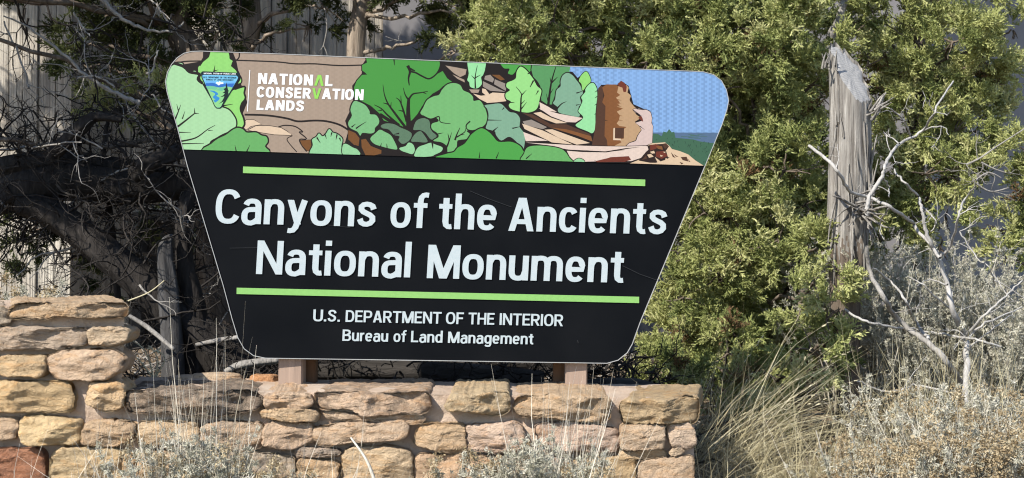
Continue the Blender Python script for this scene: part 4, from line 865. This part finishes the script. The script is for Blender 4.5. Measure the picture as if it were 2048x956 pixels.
# shaded juniper at the left, crown enlarged out of view above the frame to cast shade
D_ = [(170,150,40,6.7),(130,110,35,6.8),(330,160,40,6.8),(60,480,60,6.9),(140,520,50,7.0),(230,560,50,7.0),(330,470,40,7.1),(330,230,40,7.1),(390,200,35,7.1)] + jit([(165,55,45),(230,90,60),(215,150,48),(280,60,60),(330,30,75),(300,120,45),(390,30,70),(430,75,45),(250,175,35)], 6.9, .3)
D_ += [(-60,-70,100,6.8),(60,-90,110,6.6),(190,-70,110,6.7),(320,-90,130,6.5),(450,-80,120,6.6),(560,-90,110,6.8)]
D_ += [(-230,-150,150,5.6),(-80,-190,160,5.6),(-420,-20,170,5.6),(-430,-200,180,5.4),(-280,-290,180,5.4),(-600,-100,180,5.6),(-620,-260,190,5.4),(-480,160,130,5.6),(-330,90,110,5.7)]  # unseen clumps added outside the frame to shade the left side
D_ += [(-476,-665,300,7.0),(-150,-600,280,7.2),(-300,-900,300,7.0),(150,-560,260,7.3),(420,-520,250,7.4),(-700,-820,250,6.8),(-560,-430,250,7.0)]  # huge unseen clumps added between the sun and the building wall
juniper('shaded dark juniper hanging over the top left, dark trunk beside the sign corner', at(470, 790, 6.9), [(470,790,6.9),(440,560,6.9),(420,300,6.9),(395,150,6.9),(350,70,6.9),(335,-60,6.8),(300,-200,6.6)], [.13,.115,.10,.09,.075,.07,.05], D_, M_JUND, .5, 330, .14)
T_ = jit([(185,215,20),(165,228,16),(245,232,20),(262,238,15),(295,200,22),(325,190,20)], 6.5, .1)
juniper('small bright tufted juniper sprig low in the dead branches at the left', at(240, 640, 6.6), [(240,640,6.6),(225,480,6.6),(205,330,6.55),(215,240,6.5)], [.02,.016,.012,.008], T_, M_JUN, .75, 170, 0, M_DTWIG, (.5, .9))
E_ = jit([(520,-60,90),(440,-40,70),(600,-80,100),(640,20,55),(610,60,38),(680,-30,80)], 7.7, .2)
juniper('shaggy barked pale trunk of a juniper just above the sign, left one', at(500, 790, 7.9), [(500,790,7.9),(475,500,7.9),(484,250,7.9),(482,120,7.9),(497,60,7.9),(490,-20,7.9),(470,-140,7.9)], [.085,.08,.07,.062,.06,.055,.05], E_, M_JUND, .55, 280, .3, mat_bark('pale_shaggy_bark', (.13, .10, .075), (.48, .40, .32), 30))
F_ = jit([(760,-60,90),(840,-40,80),(920,20,60),(890,60,48),(870,-60,90),(940,100,42),(905,105,30),(700,-70,80)], 7.4, .2)
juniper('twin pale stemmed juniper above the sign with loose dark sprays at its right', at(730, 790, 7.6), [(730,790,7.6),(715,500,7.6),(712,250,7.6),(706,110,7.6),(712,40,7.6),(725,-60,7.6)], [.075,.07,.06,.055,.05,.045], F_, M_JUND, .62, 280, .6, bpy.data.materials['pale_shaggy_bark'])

# ------------------------------------------------------------------ the broken trunk right of the sign
def build_stump():
    b = at(1690, 820, 6.05); t = empty('broken_trunk', b, 'sawn-off dead juniper trunk with slanted grey top and stringy bark', 'dead tree')
    Y = 6.1
    path = [(1702,830,Y),(1698,640,Y),(1692,500,Y),(1696,400,Y),(1699,260,Y),(1696,160,Y)]
    P = catmull([at(*q) for q in path], 14); n = len(P); sides = 64; rad = np.interp(np.linspace(0, 1, n), [0,.2,.42,.55,.75,1], [22,21,27,36,38,39]) * Y / F
    tl, tr = at(1652, 100, Y).z, at(1738, 172, Y).z; cx = P[-1].x; rt = 40 * Y / F
    V = []
    for i in range(n):
        for j in range(sides):
            a = j / sides * 2 * math.pi; c, s_ = math.cos(a), math.sin(a)
            k = 1 + .20 * noise.fractal(Vector((c * 2.2, s_ * 2.2, P[i].z * .55)), .9, 2.2, 5) + .16 * noise.noise(Vector((c * 5 + .6 * P[i].z, s_ * 5, P[i].z * .7))) + .09 * noise.noise(Vector((c * 13, s_ * 13, P[i].z * 1.2)))
            p = P[i] + Vector((c, s_, 0)) * rad[i] * k
            # the slanted saw cut
            ct = tl + (tr - tl) * (p.x - (cx - rt)) / (2 * rt) + .13 * (p.y - P[i].y) / rt + .008 * noise.noise(Vector((p.x * 60, p.y * 60, 2)))
            f = (p.z - b.z) / (P[-1].z - b.z); p.z = b.z - .2 + (ct - b.z + .2) * (i / (n - 1))
            V.append(p)
    Fc = [(i * sides + j, i * sides + (j + 1) % sides, (i + 1) * sides + (j + 1) % sides, (i + 1) * sides + j) for i in range(n - 1) for j in range(sides)]
    zc = at(1690, 478, Y).z; mesh_obj('trunk', V, Fc, [M_STUMP, M_BARK], t, True, [1 if sum(V[i].z for i in f) / 4 + .05 * math.sin(f[0] * 1.9) < zc else 0 for f in Fc])
    ring = V[-sides:]; c = sum(ring, Vector()) / sides; W_ = []; 
    for k in (1.0, .8, .55, .3, .1): W_ += [c + (p - c) * k * .97 + Vector((0, 0, -.012 * (k > .9) - .004 + .01 * noise.noise(p * 20 * k))) for p in ring]
    Fc = [(i * sides + j, i * sides + (j + 1) % sides, (i + 1) * sides + (j + 1) % sides, (i + 1) * sides + j) for i in range(4) for j in range(sides)] + [list(range(4 * sides, 5 * sides))]
    k = NB('sawn_grey_wood_rings', .9, .15); p = k.coord(); wv = k.new('ShaderNodeTexWave'); wv.wave_type = 'RINGS'; wv.inputs['Scale'].default_value = 22; wv.inputs['Distortion'].default_value = 3
    mp = k.new('ShaderNodeMapping'); mp.inputs['Location'].default_value = -c; k.l(p, mp.inputs[0]); k.l(mp.outputs[0], wv.inputs[0])
    k.base(k.mix(k.noise(p, 14, 5), k.ramp(wv.outputs[0], [(.2, (.19, .187, .184)), (.8, (.27, .265, .26))]), (.30, .29, .28, 1))); k.bump(k.noise(p, 60, 4), .5, .006)
    mesh_obj('sawn_top', W_, Fc, k.m, t, True)
    # loose bark strips peeling off
    a = Acc()
    for i in range(30):
        th = rnd(3.4, 6.0); z = rnd(at(1690, 470, Y).z, tr - .15); r = .094
        p = Vector((cx + math.cos(th) * r, at(1698, 300, Y).y + math.sin(th) * r, z)); L = rnd(.08, .3)
        a.tube(crooked(p, Vector((math.cos(th) * .12, math.sin(th) * .12, random.choice((-1, 1)))), L, 4, .06), [.006, .007, .006, .004, .002], 4)
    for i in range(26):    # splintered knot
        a.tube(crooked(at(1722, 410, Y - .12) + rv(.025), Vector((rnd(-.7, .7), -.35, rnd(-.5, .4))), rnd(.06, .17), 3, .2), [.007, .007, .005, .002], 4)
    for i in range(10): a.tube(crooked(at(1735, 215, Y - .08) + rv(.02), Vector((.5, -.2, rnd(.2, .9))), rnd(.05, .12), 3, .2), [.008, .006, .005, .002], 4)
    for i in range(10): a.tube(crooked(at(1656, 125, Y - .05) + rv(.015), Vector((rnd(-.2, .1), -.1, 1)), rnd(.04, .1), 3, .12), [.007, .006, .004, .002], 4)
    a.build('bark_strips', M_STUMP, t)
    a = Acc(); a.tube(catmull([at(1655, 62, 6.9), at(1672, 30, 6.85), at(1676, 8, 6.85), at(1690, -30, 6.9)], 5), np.linspace(.028, .018, 16), 8)
    a.build('broken_limb', M_GTWIG, t)
build_stump()

# ------------------------------------------------------------------ pale dead bush in front of the right-hand juniper
def build_deadbush():
    Y = 5.75; b = at(1930, 800, Y); t = empty('dead_bush', b, 'leafless bleached bush with long pale crooked branches, right of the broken trunk', 'dead bush')
    BR = [([(1732,417),(1737,387),(1762,341),(1767,321),(1792,281),(1843,246),(1863,211),(1903,148)], 11, 4),
     ([(1617,284),(1662,321),(1687,357),(1702,374),(1742,384),(1777,402),(1822,432),(1833,442),(1880,503)], 8, 8),
     ([(1807,231),(1775,203)], 4, 2.5), ([(1817,259),(1807,231)], 4, 4), ([(1795,276),(1767,256)], 4, 2), ([(1765,344),(1777,361),(1775,382)], 4, 3),
     ([(1787,326),(1807,352),(1833,377),(1843,402),(1848,437),(1863,477),(1880,503),(1895,556),(1906,609),(1932,662),(1938,720),(1932,800)], 4, 17),
     ([(1731,482),(1742,535),(1768,582),(1800,630),(1858,672),(1895,709),(1930,760),(1935,810)], 9, 17),
     ([(1692,609),(1726,627),(1779,640),(1832,646),(1901,656),(1959,667),(2007,677)], 6, 5), ([(1750,524),(1784,550),(1811,588),(1832,630),(1858,667)], 4, 9),
     ([(1932,662),(1970,619),(2012,577),(2044,545)], 8, 3), ([(1932,665),(1975,630),(2048,598)], 7, 3), ([(1880,503),(1903,477),(1918,417),(1928,382),(1948,357)], 8, 3),
     ([(1716,749),(1753,762),(1784,770),(1811,765),(1837,757),(1900,770)], 4, 6), ([(1906,609),(1850,560),(1815,540)], 5, 2), ([(1895,556),(1860,545),(1836,560)], 5, 2),
     ([(1918,450),(1955,500),(1980,520),(1990,555)], 4, 2), ([(1932,690),(1990,640),(2030,610)], 5, 2.5), ([(1843,402),(1870,430),(1862,450)], 4, 2), ([(1777,402),(1760,440),(1768,470)], 4, 2),
     ([(1863,211),(1890,215),(1900,205)], 3, 1.5), ([(1843,246),(1880,240),(1895,255)], 3.5, 1.5)]
    for P, w0, w1 in BR:
        a = Acc(); dy = rnd(-.2, .2) if len(P) < 6 else 0
        path = catmull([at(x + rnd(-2, 2), y + rnd(-2, 2), Y + dy * .2 + .15 * math.sin(i * 1.3 + x)) for i, (x, y) in enumerate(P)], 6); n = len(path)
        a.tube([p + rv(.0025) for p in path], np.linspace(w0, w1, n) * .42 * Y / F, 7)
        for i in range(len(P)):
            if random.random() < .22:
                q = path[min(n - 1, rnd(0, 1) < 2 and random.randrange(n))]; twigs(a, q, rv(1) + Vector((0, -.2, .3)), rnd(.08, .22), .0028, 1, .25, 4)
        a.build('branch', M_WTWIG if w0 != 9 else M_GTWIG, t)
build_deadbush()
a = Acc(); Y = 6.6; t = empty('dead_branch', at(2040, 300, Y), 'thin dark bare branch sticking out at the right edge before the grey wall', 'branch')
for P in ([(2060,232),(1993,276),(1958,301),(1930,315)], [(2010,330),(1985,322),(1960,310)], [(2015,360),(1980,368),(1950,352)], [(2000,340),(1975,330),(1950,345)]):
    path = catmull([at(x, y, Y) for x, y in P], 6); a.tube(path, np.linspace(.003, .006, len(path)), 5)
    for k in range(3): twigs(a, random.choice(path), rv(1), .14, .0025, 1, .3, 4)
a.build('twigs', M_GTWIG, t)

# ------------------------------------------------------------------ fallen dead juniper at the left
def build_fallen():
    b = at(430, 770, 6.4); t = empty('fallen_juniper', b, 'dark fallen dead juniper with slanting trunk and tangled bare twigs, left of the sign', 'dead tree')
    Y = 6.3
    def tr(nm, P, rads, sd, mat=M_DTWIG):
        V, q = trunk_mesh([at(*p) for p in P], [r * Y / F for r in rads], 24, .3, sd, 2.2); mesh_obj(nm, V, q, mat, t, True)
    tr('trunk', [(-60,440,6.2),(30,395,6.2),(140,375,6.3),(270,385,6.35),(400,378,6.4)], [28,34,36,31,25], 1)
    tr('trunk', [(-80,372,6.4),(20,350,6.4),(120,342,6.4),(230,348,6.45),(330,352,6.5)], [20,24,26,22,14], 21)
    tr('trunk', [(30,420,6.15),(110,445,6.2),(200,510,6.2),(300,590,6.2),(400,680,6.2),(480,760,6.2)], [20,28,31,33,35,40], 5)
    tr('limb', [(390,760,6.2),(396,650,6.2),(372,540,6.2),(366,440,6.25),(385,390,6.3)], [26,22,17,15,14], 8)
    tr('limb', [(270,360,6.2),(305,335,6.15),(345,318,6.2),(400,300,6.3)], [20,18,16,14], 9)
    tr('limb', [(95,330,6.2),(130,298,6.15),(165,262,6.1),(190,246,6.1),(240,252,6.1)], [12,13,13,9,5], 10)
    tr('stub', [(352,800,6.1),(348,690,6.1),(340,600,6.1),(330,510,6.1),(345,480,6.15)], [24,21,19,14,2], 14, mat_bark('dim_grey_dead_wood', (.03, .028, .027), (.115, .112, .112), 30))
    pale = [[(0,47),(50,70),(130,130),(165,165),(230,200),(275,218)], [(190,5),(225,40),(270,65),(330,75),(360,55)], [(255,0),(300,15),(325,50),(345,65)], [(140,40),(150,55),(170,85)], [(150,170),(185,165),(225,185)], [(0,60),(30,120),(50,180),(52,190)], [(300,200),(330,235),(400,260)],
            [(200,190),(240,205),(250,200)], [(250,225),(300,290),(330,310)], [(160,395),(215,365),(260,345)], [(310,110),(300,150),(290,160)], [(185,330),(240,385)], [(330,320),(380,350),(400,345)]]
    for P in pale:
        a = Acc(); y = rnd(6.0, 6.4); path = catmull([at(x, yy, y) for x, yy in P], 6); a.tube([p + rv(.003) for p in path], np.linspace(.004, .013 if len(P) > 4 else .006, len(path))[::-1 if len(P) > 4 and P[0][0] > 100 else 1], 6)
        for k in range(3): twigs(a, random.choice(path), rv(1), rnd(.1, .3), .003, 1, .25, 4)
        a.build('bleached_branch', M_GTWIG, t)
    a = Acc(); g = Acc()
    spots = [((-60, 300), (150, 600), 60, (.1, -.2, .1)), ((-40, 300), (420, 440), 95, (0, -.2, .5)), ((0, 380), (420, 440), 60, (0, -.3, -.8)), ((150, 440), (430, 620), 42, (.1, -.2, .2)), ((280, 480), (470, 740), 50, (.1, -.2, .3)), ((-20, 0), (230, 260), 18, (.2, 0, -.5)), ((180, 220), (420, 330), 30, (.2, -.1, .3)), ((260, 0), (480, 110), 16, (.2, 0, -.3))]
    for (x0, y0), (x1, y1), n, d in spots:
        for i in range(n):
            twigs(g if random.random() < .07 else a, at(rnd(x0, x1), rnd(y0, y1), rnd(6.0, 6.7)), rv(.8) + Vector(d), rnd(.14, .42), rnd(.003, .0075), 2, .28, 4, (2, 3))
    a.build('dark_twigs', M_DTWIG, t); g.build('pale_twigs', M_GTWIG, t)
build_fallen()

# logs and litter on the ground behind the wall
def log(label, P, rad, mat, name='log', sides=20, seed=0):
    b = at(*P[0]); V, q = trunk_mesh([at(*p) for p in P], [r * P[0][2] / F for r in rad], sides, .28, seed, 2.0)
    n = len(V) // sides; 
    Fc = [tuple(int(i) for i in f) for f in q] + [tuple(range(sides)), tuple(range((n - 1) * sides, n * sides))]
    return tag(mesh_obj(name, V, Fc, mat, None, True), label, 'log')
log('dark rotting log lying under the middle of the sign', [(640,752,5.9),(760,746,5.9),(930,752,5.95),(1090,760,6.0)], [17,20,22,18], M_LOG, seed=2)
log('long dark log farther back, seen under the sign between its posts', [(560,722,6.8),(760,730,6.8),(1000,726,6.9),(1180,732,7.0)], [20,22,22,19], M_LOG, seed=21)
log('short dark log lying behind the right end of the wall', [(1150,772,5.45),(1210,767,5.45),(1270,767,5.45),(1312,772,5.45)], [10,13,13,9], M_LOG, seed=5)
log('grey weathered log end at the lower left corner of the sign', [(455,752,5.7),(490,738,5.7),(560,728,5.75)], [5,8,7], M_GTWIG, seed=7)
log('thin grey pole lying in the twigs beside the dead juniper', [(255,640,5.9),(300,668,5.9),(352,710,5.85)], [4,5,4], M_GTWIG, seed=9, sides=10)
log('pale grey pole lying behind the lower left edge of the sign', [(395,700,6.1),(440,690,6.1),(500,680,6.1)], [4,5,4], M_GTWIG, seed=11, sides=10)
def litter():
    a = Acc()
    for i in range(1500):
        x, y = rnd(-2.6, 3.3), rnd(5.25, 8.6); p = Vector((x, y, gz(x, y) + rnd(.004, .05)))
        L = rnd(.05, .35); a.tube(crooked(p, Vector((rnd(-1, 1), rnd(-1, 1), rnd(-.1, .35))), L, 4, .15), np.linspace(.006, .002, 5) * rnd(.5, 1.2), 4, rnd(0, 1))
    tag(a.build('twig_litter', M_GTWIG), kind='stuff'); a = Acc()
    for i in range(900):
        x, y = rnd(-2.6, .9), rnd(5.3, 7.5); p = Vector((x, y, gz(x, y) + rnd(.004, .09)))
        L = rnd(.08, .5); a.tube(crooked(p, Vector((rnd(-1, 1), rnd(-1, 1), rnd(-.1, .6))), L, 4, .2), np.linspace(.007, .002, 5) * rnd(.5, 1.2), 4, rnd(0, 1))
    for i in range(420):       # heap of broken dead wood between the posts and the left tree
        p = at(rnd(430, 1320), rnd(735, 775), rnd(5.6, 6.6)); twigs(a, p, rv(.7) + Vector((0, -.1, .15)), rnd(.08, .3), rnd(.003, .007), 1, .3, 4, (1, 3))
    tag(a.build('bark_litter', M_DTWIG), kind='stuff')
litter()

# loose stones along the back of the wall top
def rock(label, px, py, y, sx, sy, sz, colr, seed):
    c = at(px, py, y); bm = bmesh.new(); bmesh.ops.create_icosphere(bm, subdivisions=4, radius=1)
    for v in bm.verts:
        d = v.co.copy(); d = Vector([math.copysign(abs(k) ** .55, k) for k in d]); v.co = Vector((d.x * sx, d.y * sy, d.z * sz)) * (1 + .14 * noise.fractal(d * 1.6 + Vector((seed, 0, 0)), .9, 2.1, 5))
    V = [v.co + c for v in bm.verts]; Fc = [[v.index for v in f.verts] for f in bm.faces]; bm.free()
    o = mesh_obj('loose_stone', V, Fc, M_STONE, None, True); o.color = (*colr, .95); tag(o, label, 'stone'); return o
rock('pale flat stone on the back edge of the wall top, left of the orange stone', 440, 764, 5.17, .10, .05, .020, (.50,.38,.27), 1)
rock('small rounded orange stone on the wall beside the left signpost', 532, 769, 5.15, .058, .045, .026, ORG, 2)
rock('narrow pale stone slab at the back of the wall, partly in the pier shadow', 375, 768, 5.18, .07, .05, .016, PNK, 3)

# ------------------------------------------------------------------ grasses and shrubs
def blades(acc, base, n, L, spread, lean=(0, 0, 0), wd=.0026, curl=.5, tilt=.35, seeds=0):
    for i in range(n):
        p = Vector(base) + Vector((rnd(-1, 1), rnd(-1, 1), 0)) * spread; l = L * rnd(.55, 1.1)
        d = Vector((random.gauss(0, tilt), random.gauss(0, tilt), 1)) + Vector(lean); d.normalize(); side = d.cross(rv(1)).normalized(); dr = Vector((d.x, d.y, 0)) + rv(.25); dr.z = -.6; cu = curl * rnd(.25, 1.7); kink = random.randint(2, 5) if random.random() < .16 else 9
        q = [p]; 
        for k in range(5): d = (d + dr * cu * .2 + rv(.045) + (rv(.7) if k == kink else Vector())).normalized(); q.append(q[-1] + d * l / 5)
        w_ = wd * rnd(.7, 1.3) * np.array([1, 1, .85, .7, .5, .2]); V = []
        for k in range(6): V += [q[k] - side * w_[k] * .5, q[k] + side * w_[k] * .5]
        acc.add(np.array([tuple(v) for v in V]), np.array([(2 * k, 2 * k + 1, 2 * k + 3, 2 * k + 2) for k in range(5)]), rnd(0, 1))
        if seeds and random.random() < seeds:
            for k in range(10):
                c = q[-1].lerp(q[-2], rnd(-.3, 1)); scatter(acc, [np.array([quad_strip(np.zeros(3), np.array([0, 0, 1.]), .016, .004)])], np.array([tuple(c)]), np.array([tuple((q[-1] - q[-2]).normalized() + rv(.3))]), np.array([rnd(.7, 1.3)]), np.array([.8]))
def grass(label, px, y, n, L, spread, z=None, parts=(('blades', 1.0),), **kw):
    b = at(px, 600, y); b.z = gz(b.x, y) - .01 if z is None else z; a = Acc(); blades(a, b, n, L, spread, **kw)
    o = a.build('grass_clump', M_BLEACH if y < 4.6 else M_STRAW, None, False); return tag(o, label, 'grass', 'dry grass clumps')
# arching clumps right of the wall
grass('dry clump of arching straw grass at the right end of the wall, sweeping right', 1440, 5.5, 230, .80, .16, lean=(.55, -.05, 0), curl=.9, tilt=.32, seeds=.12)
grass('dry straw grass clump leaning up across the juniper foot right of the wall', 1390, 5.7, 130, .52, .14, lean=(.45, -.1, 0), curl=.6, tilt=.3, seeds=.15)
grass('matted low straw grass filling the corner just right of the wall end', 1520, 5.05, 620, .55, .26, lean=(.1, -.25, 0), curl=1.5, tilt=.6)
grass('matted straw grass in front of the juniper foot, middle of the gap', 1600, 5.4, 420, .6, .24, lean=(-.1, -.2, 0), curl=1.3, tilt=.55)
grass('upright pale grass between the straw clump and the brown-flowered bush', 1690, 5.0, 260, .58, .16, lean=(.15, -.05, 0), curl=.5, tilt=.3, seeds=.05)
grass('pale thin grass tuft rising behind the brown-flowered bush', 1840, 5.2, 260, .8, .22, lean=(.05, 0, 0), curl=.4, tilt=.25)
grass('pale thin grass tuft behind the bush at the right edge', 1990, 5.1, 260, .85, .2, lean=(-.05, 0, 0), curl=.4, tilt=.25)
# behind and on the left
grass('straw grass tuft in shade right of the stone pier', 300, 5.35, 140, .42, .10, curl=.5, tilt=.3)
grass('thin straw tuft in shade below the left corner of the sign', 420, 5.6, 110, .36, .12, curl=.7, tilt=.4)
# tall seed stems in front of the wall
grass('tall bleached grass stems standing in front of the dark coping slab', 395, 4.45, 110, .78, .12, curl=.15, tilt=.12, wd=.003, z=.35)
grass('bleached grass stems before the pier, left of the sagebrush', 215, 4.45, 70, .62, .10, curl=.15, tilt=.14, wd=.003, z=.35)
grass('tallest bleached grass stems in front of the wall, right of the sagebrush', 420, 4.5, 26, 1.05, .08, curl=.06, tilt=.07, wd=.003, z=.25)
grass('wispy bleached grass stems in front of the wall below the sign middle', 640, 4.45, 60, .66, .14, lean=(.22, 0, 0), curl=.2, tilt=.14, wd=.003, z=.3)
grass('fan of bleached stems before the wall below the right signpost', 1130, 4.45, 110, .74, .12, lean=(.14, 0, 0), curl=.15, tilt=.12, wd=.003, z=.35)
grass('few bleached stems at the lower left corner of the picture', 20, 4.4, 16, .6, .08, lean=(.2, 0, 0), curl=.2, tilt=.2, wd=.003, z=.3)
a = Acc(); bs = at(760, 975, 4.4)
for dx in (-46, -38): a.tube(catmull([bs, at(740, 925, 4.4), at(712 + dx * .1, 880, 4.42)], 5), np.linspace(.008, .0025, 11), 5, .95)
tag(a.build('dry_grass', M_BLEACH), 'single broad pale grass blade leaning in front of the wall middle', 'grass')
a = Acc(); a.tube(catmull([at(x, y, 5.2) for x, y in [(258,614),(300,596),(330,572)]], 5), np.linspace(.0035, .002, 11), 5, .8)
tag(a.build('dry_stalk', M_STRAW), 'single thin straw stalk slanting up from the top right corner of the pier', 'dry stalk')
a = Acc()
for P in ([(312,770),(295,715),(262,690)], [(312,770),(285,735),(268,722)], [(312,770),(320,735),(308,708)], [(312,770),(334,730),(318,712)]):
    q = catmull([at(x, y, 5.25) for x, y in P], 5); a.tube(q, np.linspace(.004, .002, 11), 5, .85)
    for k in range(5): a.tube(crooked(q[-1], Vector((rnd(-1, 1), -.2, rnd(-.6, .6))), .022, 2, .2), [.003, .004, .001], 4, .9)
tag(a.build('dry_flower_stalks', M_STRAW), 'little bunch of bent straw stalks with seed heads beside the pier', 'dry stalks')

LEAFLET = [np.array([quad_strip(np.zeros(3) + rng.normal(0, .004, 3), rng.normal(size=3) + np.array([0, 0, 1.0]),   .0145 * rng.uniform(.7, 1.3), .004) for _ in range(11)]) for _ in range(6)]
BUDS = [np.array([quad_strip(rng.normal(0, .008, 3), rng.normal(size=3) + np.array([0, 0, .6]), .011, .006) for _ in range(12)]) for _ in range(6)]
def shrub(name, label, cat, px, y, z, n, L, spread, tilt, leaf=M_SAGE, leafp=LEAFLET, per=16, flowers=0, lean=(0, 0, 0), tint=.55, group=None, lo=.3, fl_lo=.8):
    b = at(px, 600, y); b.z = z; t = empty(name, b, label, cat, group); st, lf, fl = Acc(), Acc(), Acc(); pos, ax = [], []; fp, fa = [], []
    for i in range(n):
        p = b + Vector((rnd(-1, 1), rnd(-1, 1), 0)) * spread * .5; d = Vector((random.gauss(0, tilt), random.gauss(0, tilt), 1)) + Vector(lean)
        path = crooked(p, d, L * rnd(.6, 1.1), 7, .12, .06); st.tube(path, np.linspace(.0042, .0015, 8), 4, rnd(.1, .9))
        subs = [path]
        for k in range(5):
            j = random.randint(3, 6); sp = crooked(path[j], (path[j] - path[j - 1]).normalized() + rv(.45), L * rnd(.14, .32), 4, .15, .1); st.tube(sp, np.linspace(.002, .001, 5), 3, rnd(.2, .9)); subs.append(sp)
        for sp in subs:
            m = per if sp is path else per // 2
            for k in range(m):
                f = rnd(lo if sp is path else .1, 1); q = f * (len(sp) - 1); j = min(int(q), len(sp) - 2); c = sp[j].lerp(sp[j + 1], q - j); pos.append(tuple(c + rv(.003))); ax.append(tuple((sp[j + 1] - sp[j]).normalized() + rv(.4)))
            if flowers and random.random() < flowers:
                for k in range(9): fp.append(tuple(sp[-1] + rv(.012) + Vector((0, 0, rnd(-.03, .01))))); fa.append(tuple(Vector((0, 0, 1)) + rv(.5)))
    pos = np.array(pos); scatter(lf, leafp, pos, np.array(ax), rng.uniform(.7, 1.25, len(pos)), np.clip(rng.normal(tint, .2, len(pos)), 0, 1))
    st.build('stems', M_PSTEM, t, True); lf.build('foliage', leaf, t, False)
    if fp: fp = np.array(fp); scatter(fl, BUDS, fp, np.array(fa), rng.uniform(.7, 1.2, len(fp)), np.clip(rng.normal(.5, .25, len(fp)), 0, 1)); fl.build('flower_heads', M_FLOWER, t, False)
    return t
G1 = 'grey sagebrush around the wall'
grass('bleached wispy grass between the brown-flowered bush and the straw clump', 1725, 4.5, 110, .66, .14, lean=(.12, 0, 0), curl=.25, tilt=.2, wd=.003, z=.32)
grass('bleached wispy grass standing among the flower heads at the right edge', 1975, 4.5, 110, .8, .22, lean=(.05, 0, 0), curl=.2, tilt=.2, wd=.003, z=.32)
shrub('sagebrush', 'low grey-green sagebrush in front of the wall below the dark coping slab', 'shrub', 380, 4.4, .38, 62, .47, .34, .28, flowers=.06, group=G1)
shrub('sagebrush', 'small sagebrush in front of the wall at the foot of the left signpost', 'shrub', 505, 4.45, .36, 30, .46, .22, .25, flowers=.15, group=G1)
shrub('sagebrush', 'pale sagebrush in front of the wall below the right half of the sign', 'shrub', 1085, 4.45, .38, 56, .50, .28, .24, flowers=.05, group=G1)
shrub('sagebrush', 'small brown-budded sagebrush at the bottom, left of the pale one', 'shrub', 960, 4.45, .36, 32, .44, .2, .24, flowers=.22, group=G1)
shrub('sagebrush', 'sagebrush with yellow seed spikes growing behind the pier at the left edge', 'shrub', 20, 5.45, .75, 50, .62, .30, .24, flowers=.4, group=G1, tint=.45)
shrub('sagebrush', 'tall grey sagebrush behind the pale dead bush, right of the broken trunk', 'shrub', 1800, 6.5, .62, 130, .98, .62, .22, group=G1, per=22, tint=.5)
shrub('sagebrush', 'tall grey sagebrush behind the dead bush near the right edge', 'shrub', 1960, 6.4, .62, 110, .80, .62, .24, group=G1, per=22, tint=.5)
shrub('sagebrush', 'tall silvery sagebrush at the right edge, behind the rabbitbrush', 'shrub', 2050, 6.1, .60, 70, .72, .45, .2, group=G1, per=22, tint=.62)
shrub('sagebrush', 'small green-grey sprig behind the wall beside the left signpost', 'shrub', 672, 5.6, .68, 34, .24, .16, .25, M_JUN, group=G1, tint=.45)
G2 = 'brown-flowered rabbitbrush at the lower right'
shrub('rabbitbrush', 'rabbitbrush with rusty brown dried flower heads, nearest the grass', 'shrub', 1830, 4.4, .30, 85, .60, .36, .27, flowers=.42, group=G2, per=11, tint=.52)
shrub('rabbitbrush', 'rabbitbrush with brown dried flower heads cut off by the right edge', 'shrub', 2010, 4.5, .32, 95, .68, .42, .27, flowers=.34, group=G2, per=11, tint=.55)
shrub('rabbitbrush', 'paler rabbitbrush behind the two brown ones, with few flower heads', 'shrub', 1930, 5.0, .40, 80, .64, .5, .25, flowers=.09, group=G2, per=12, tint=.68)
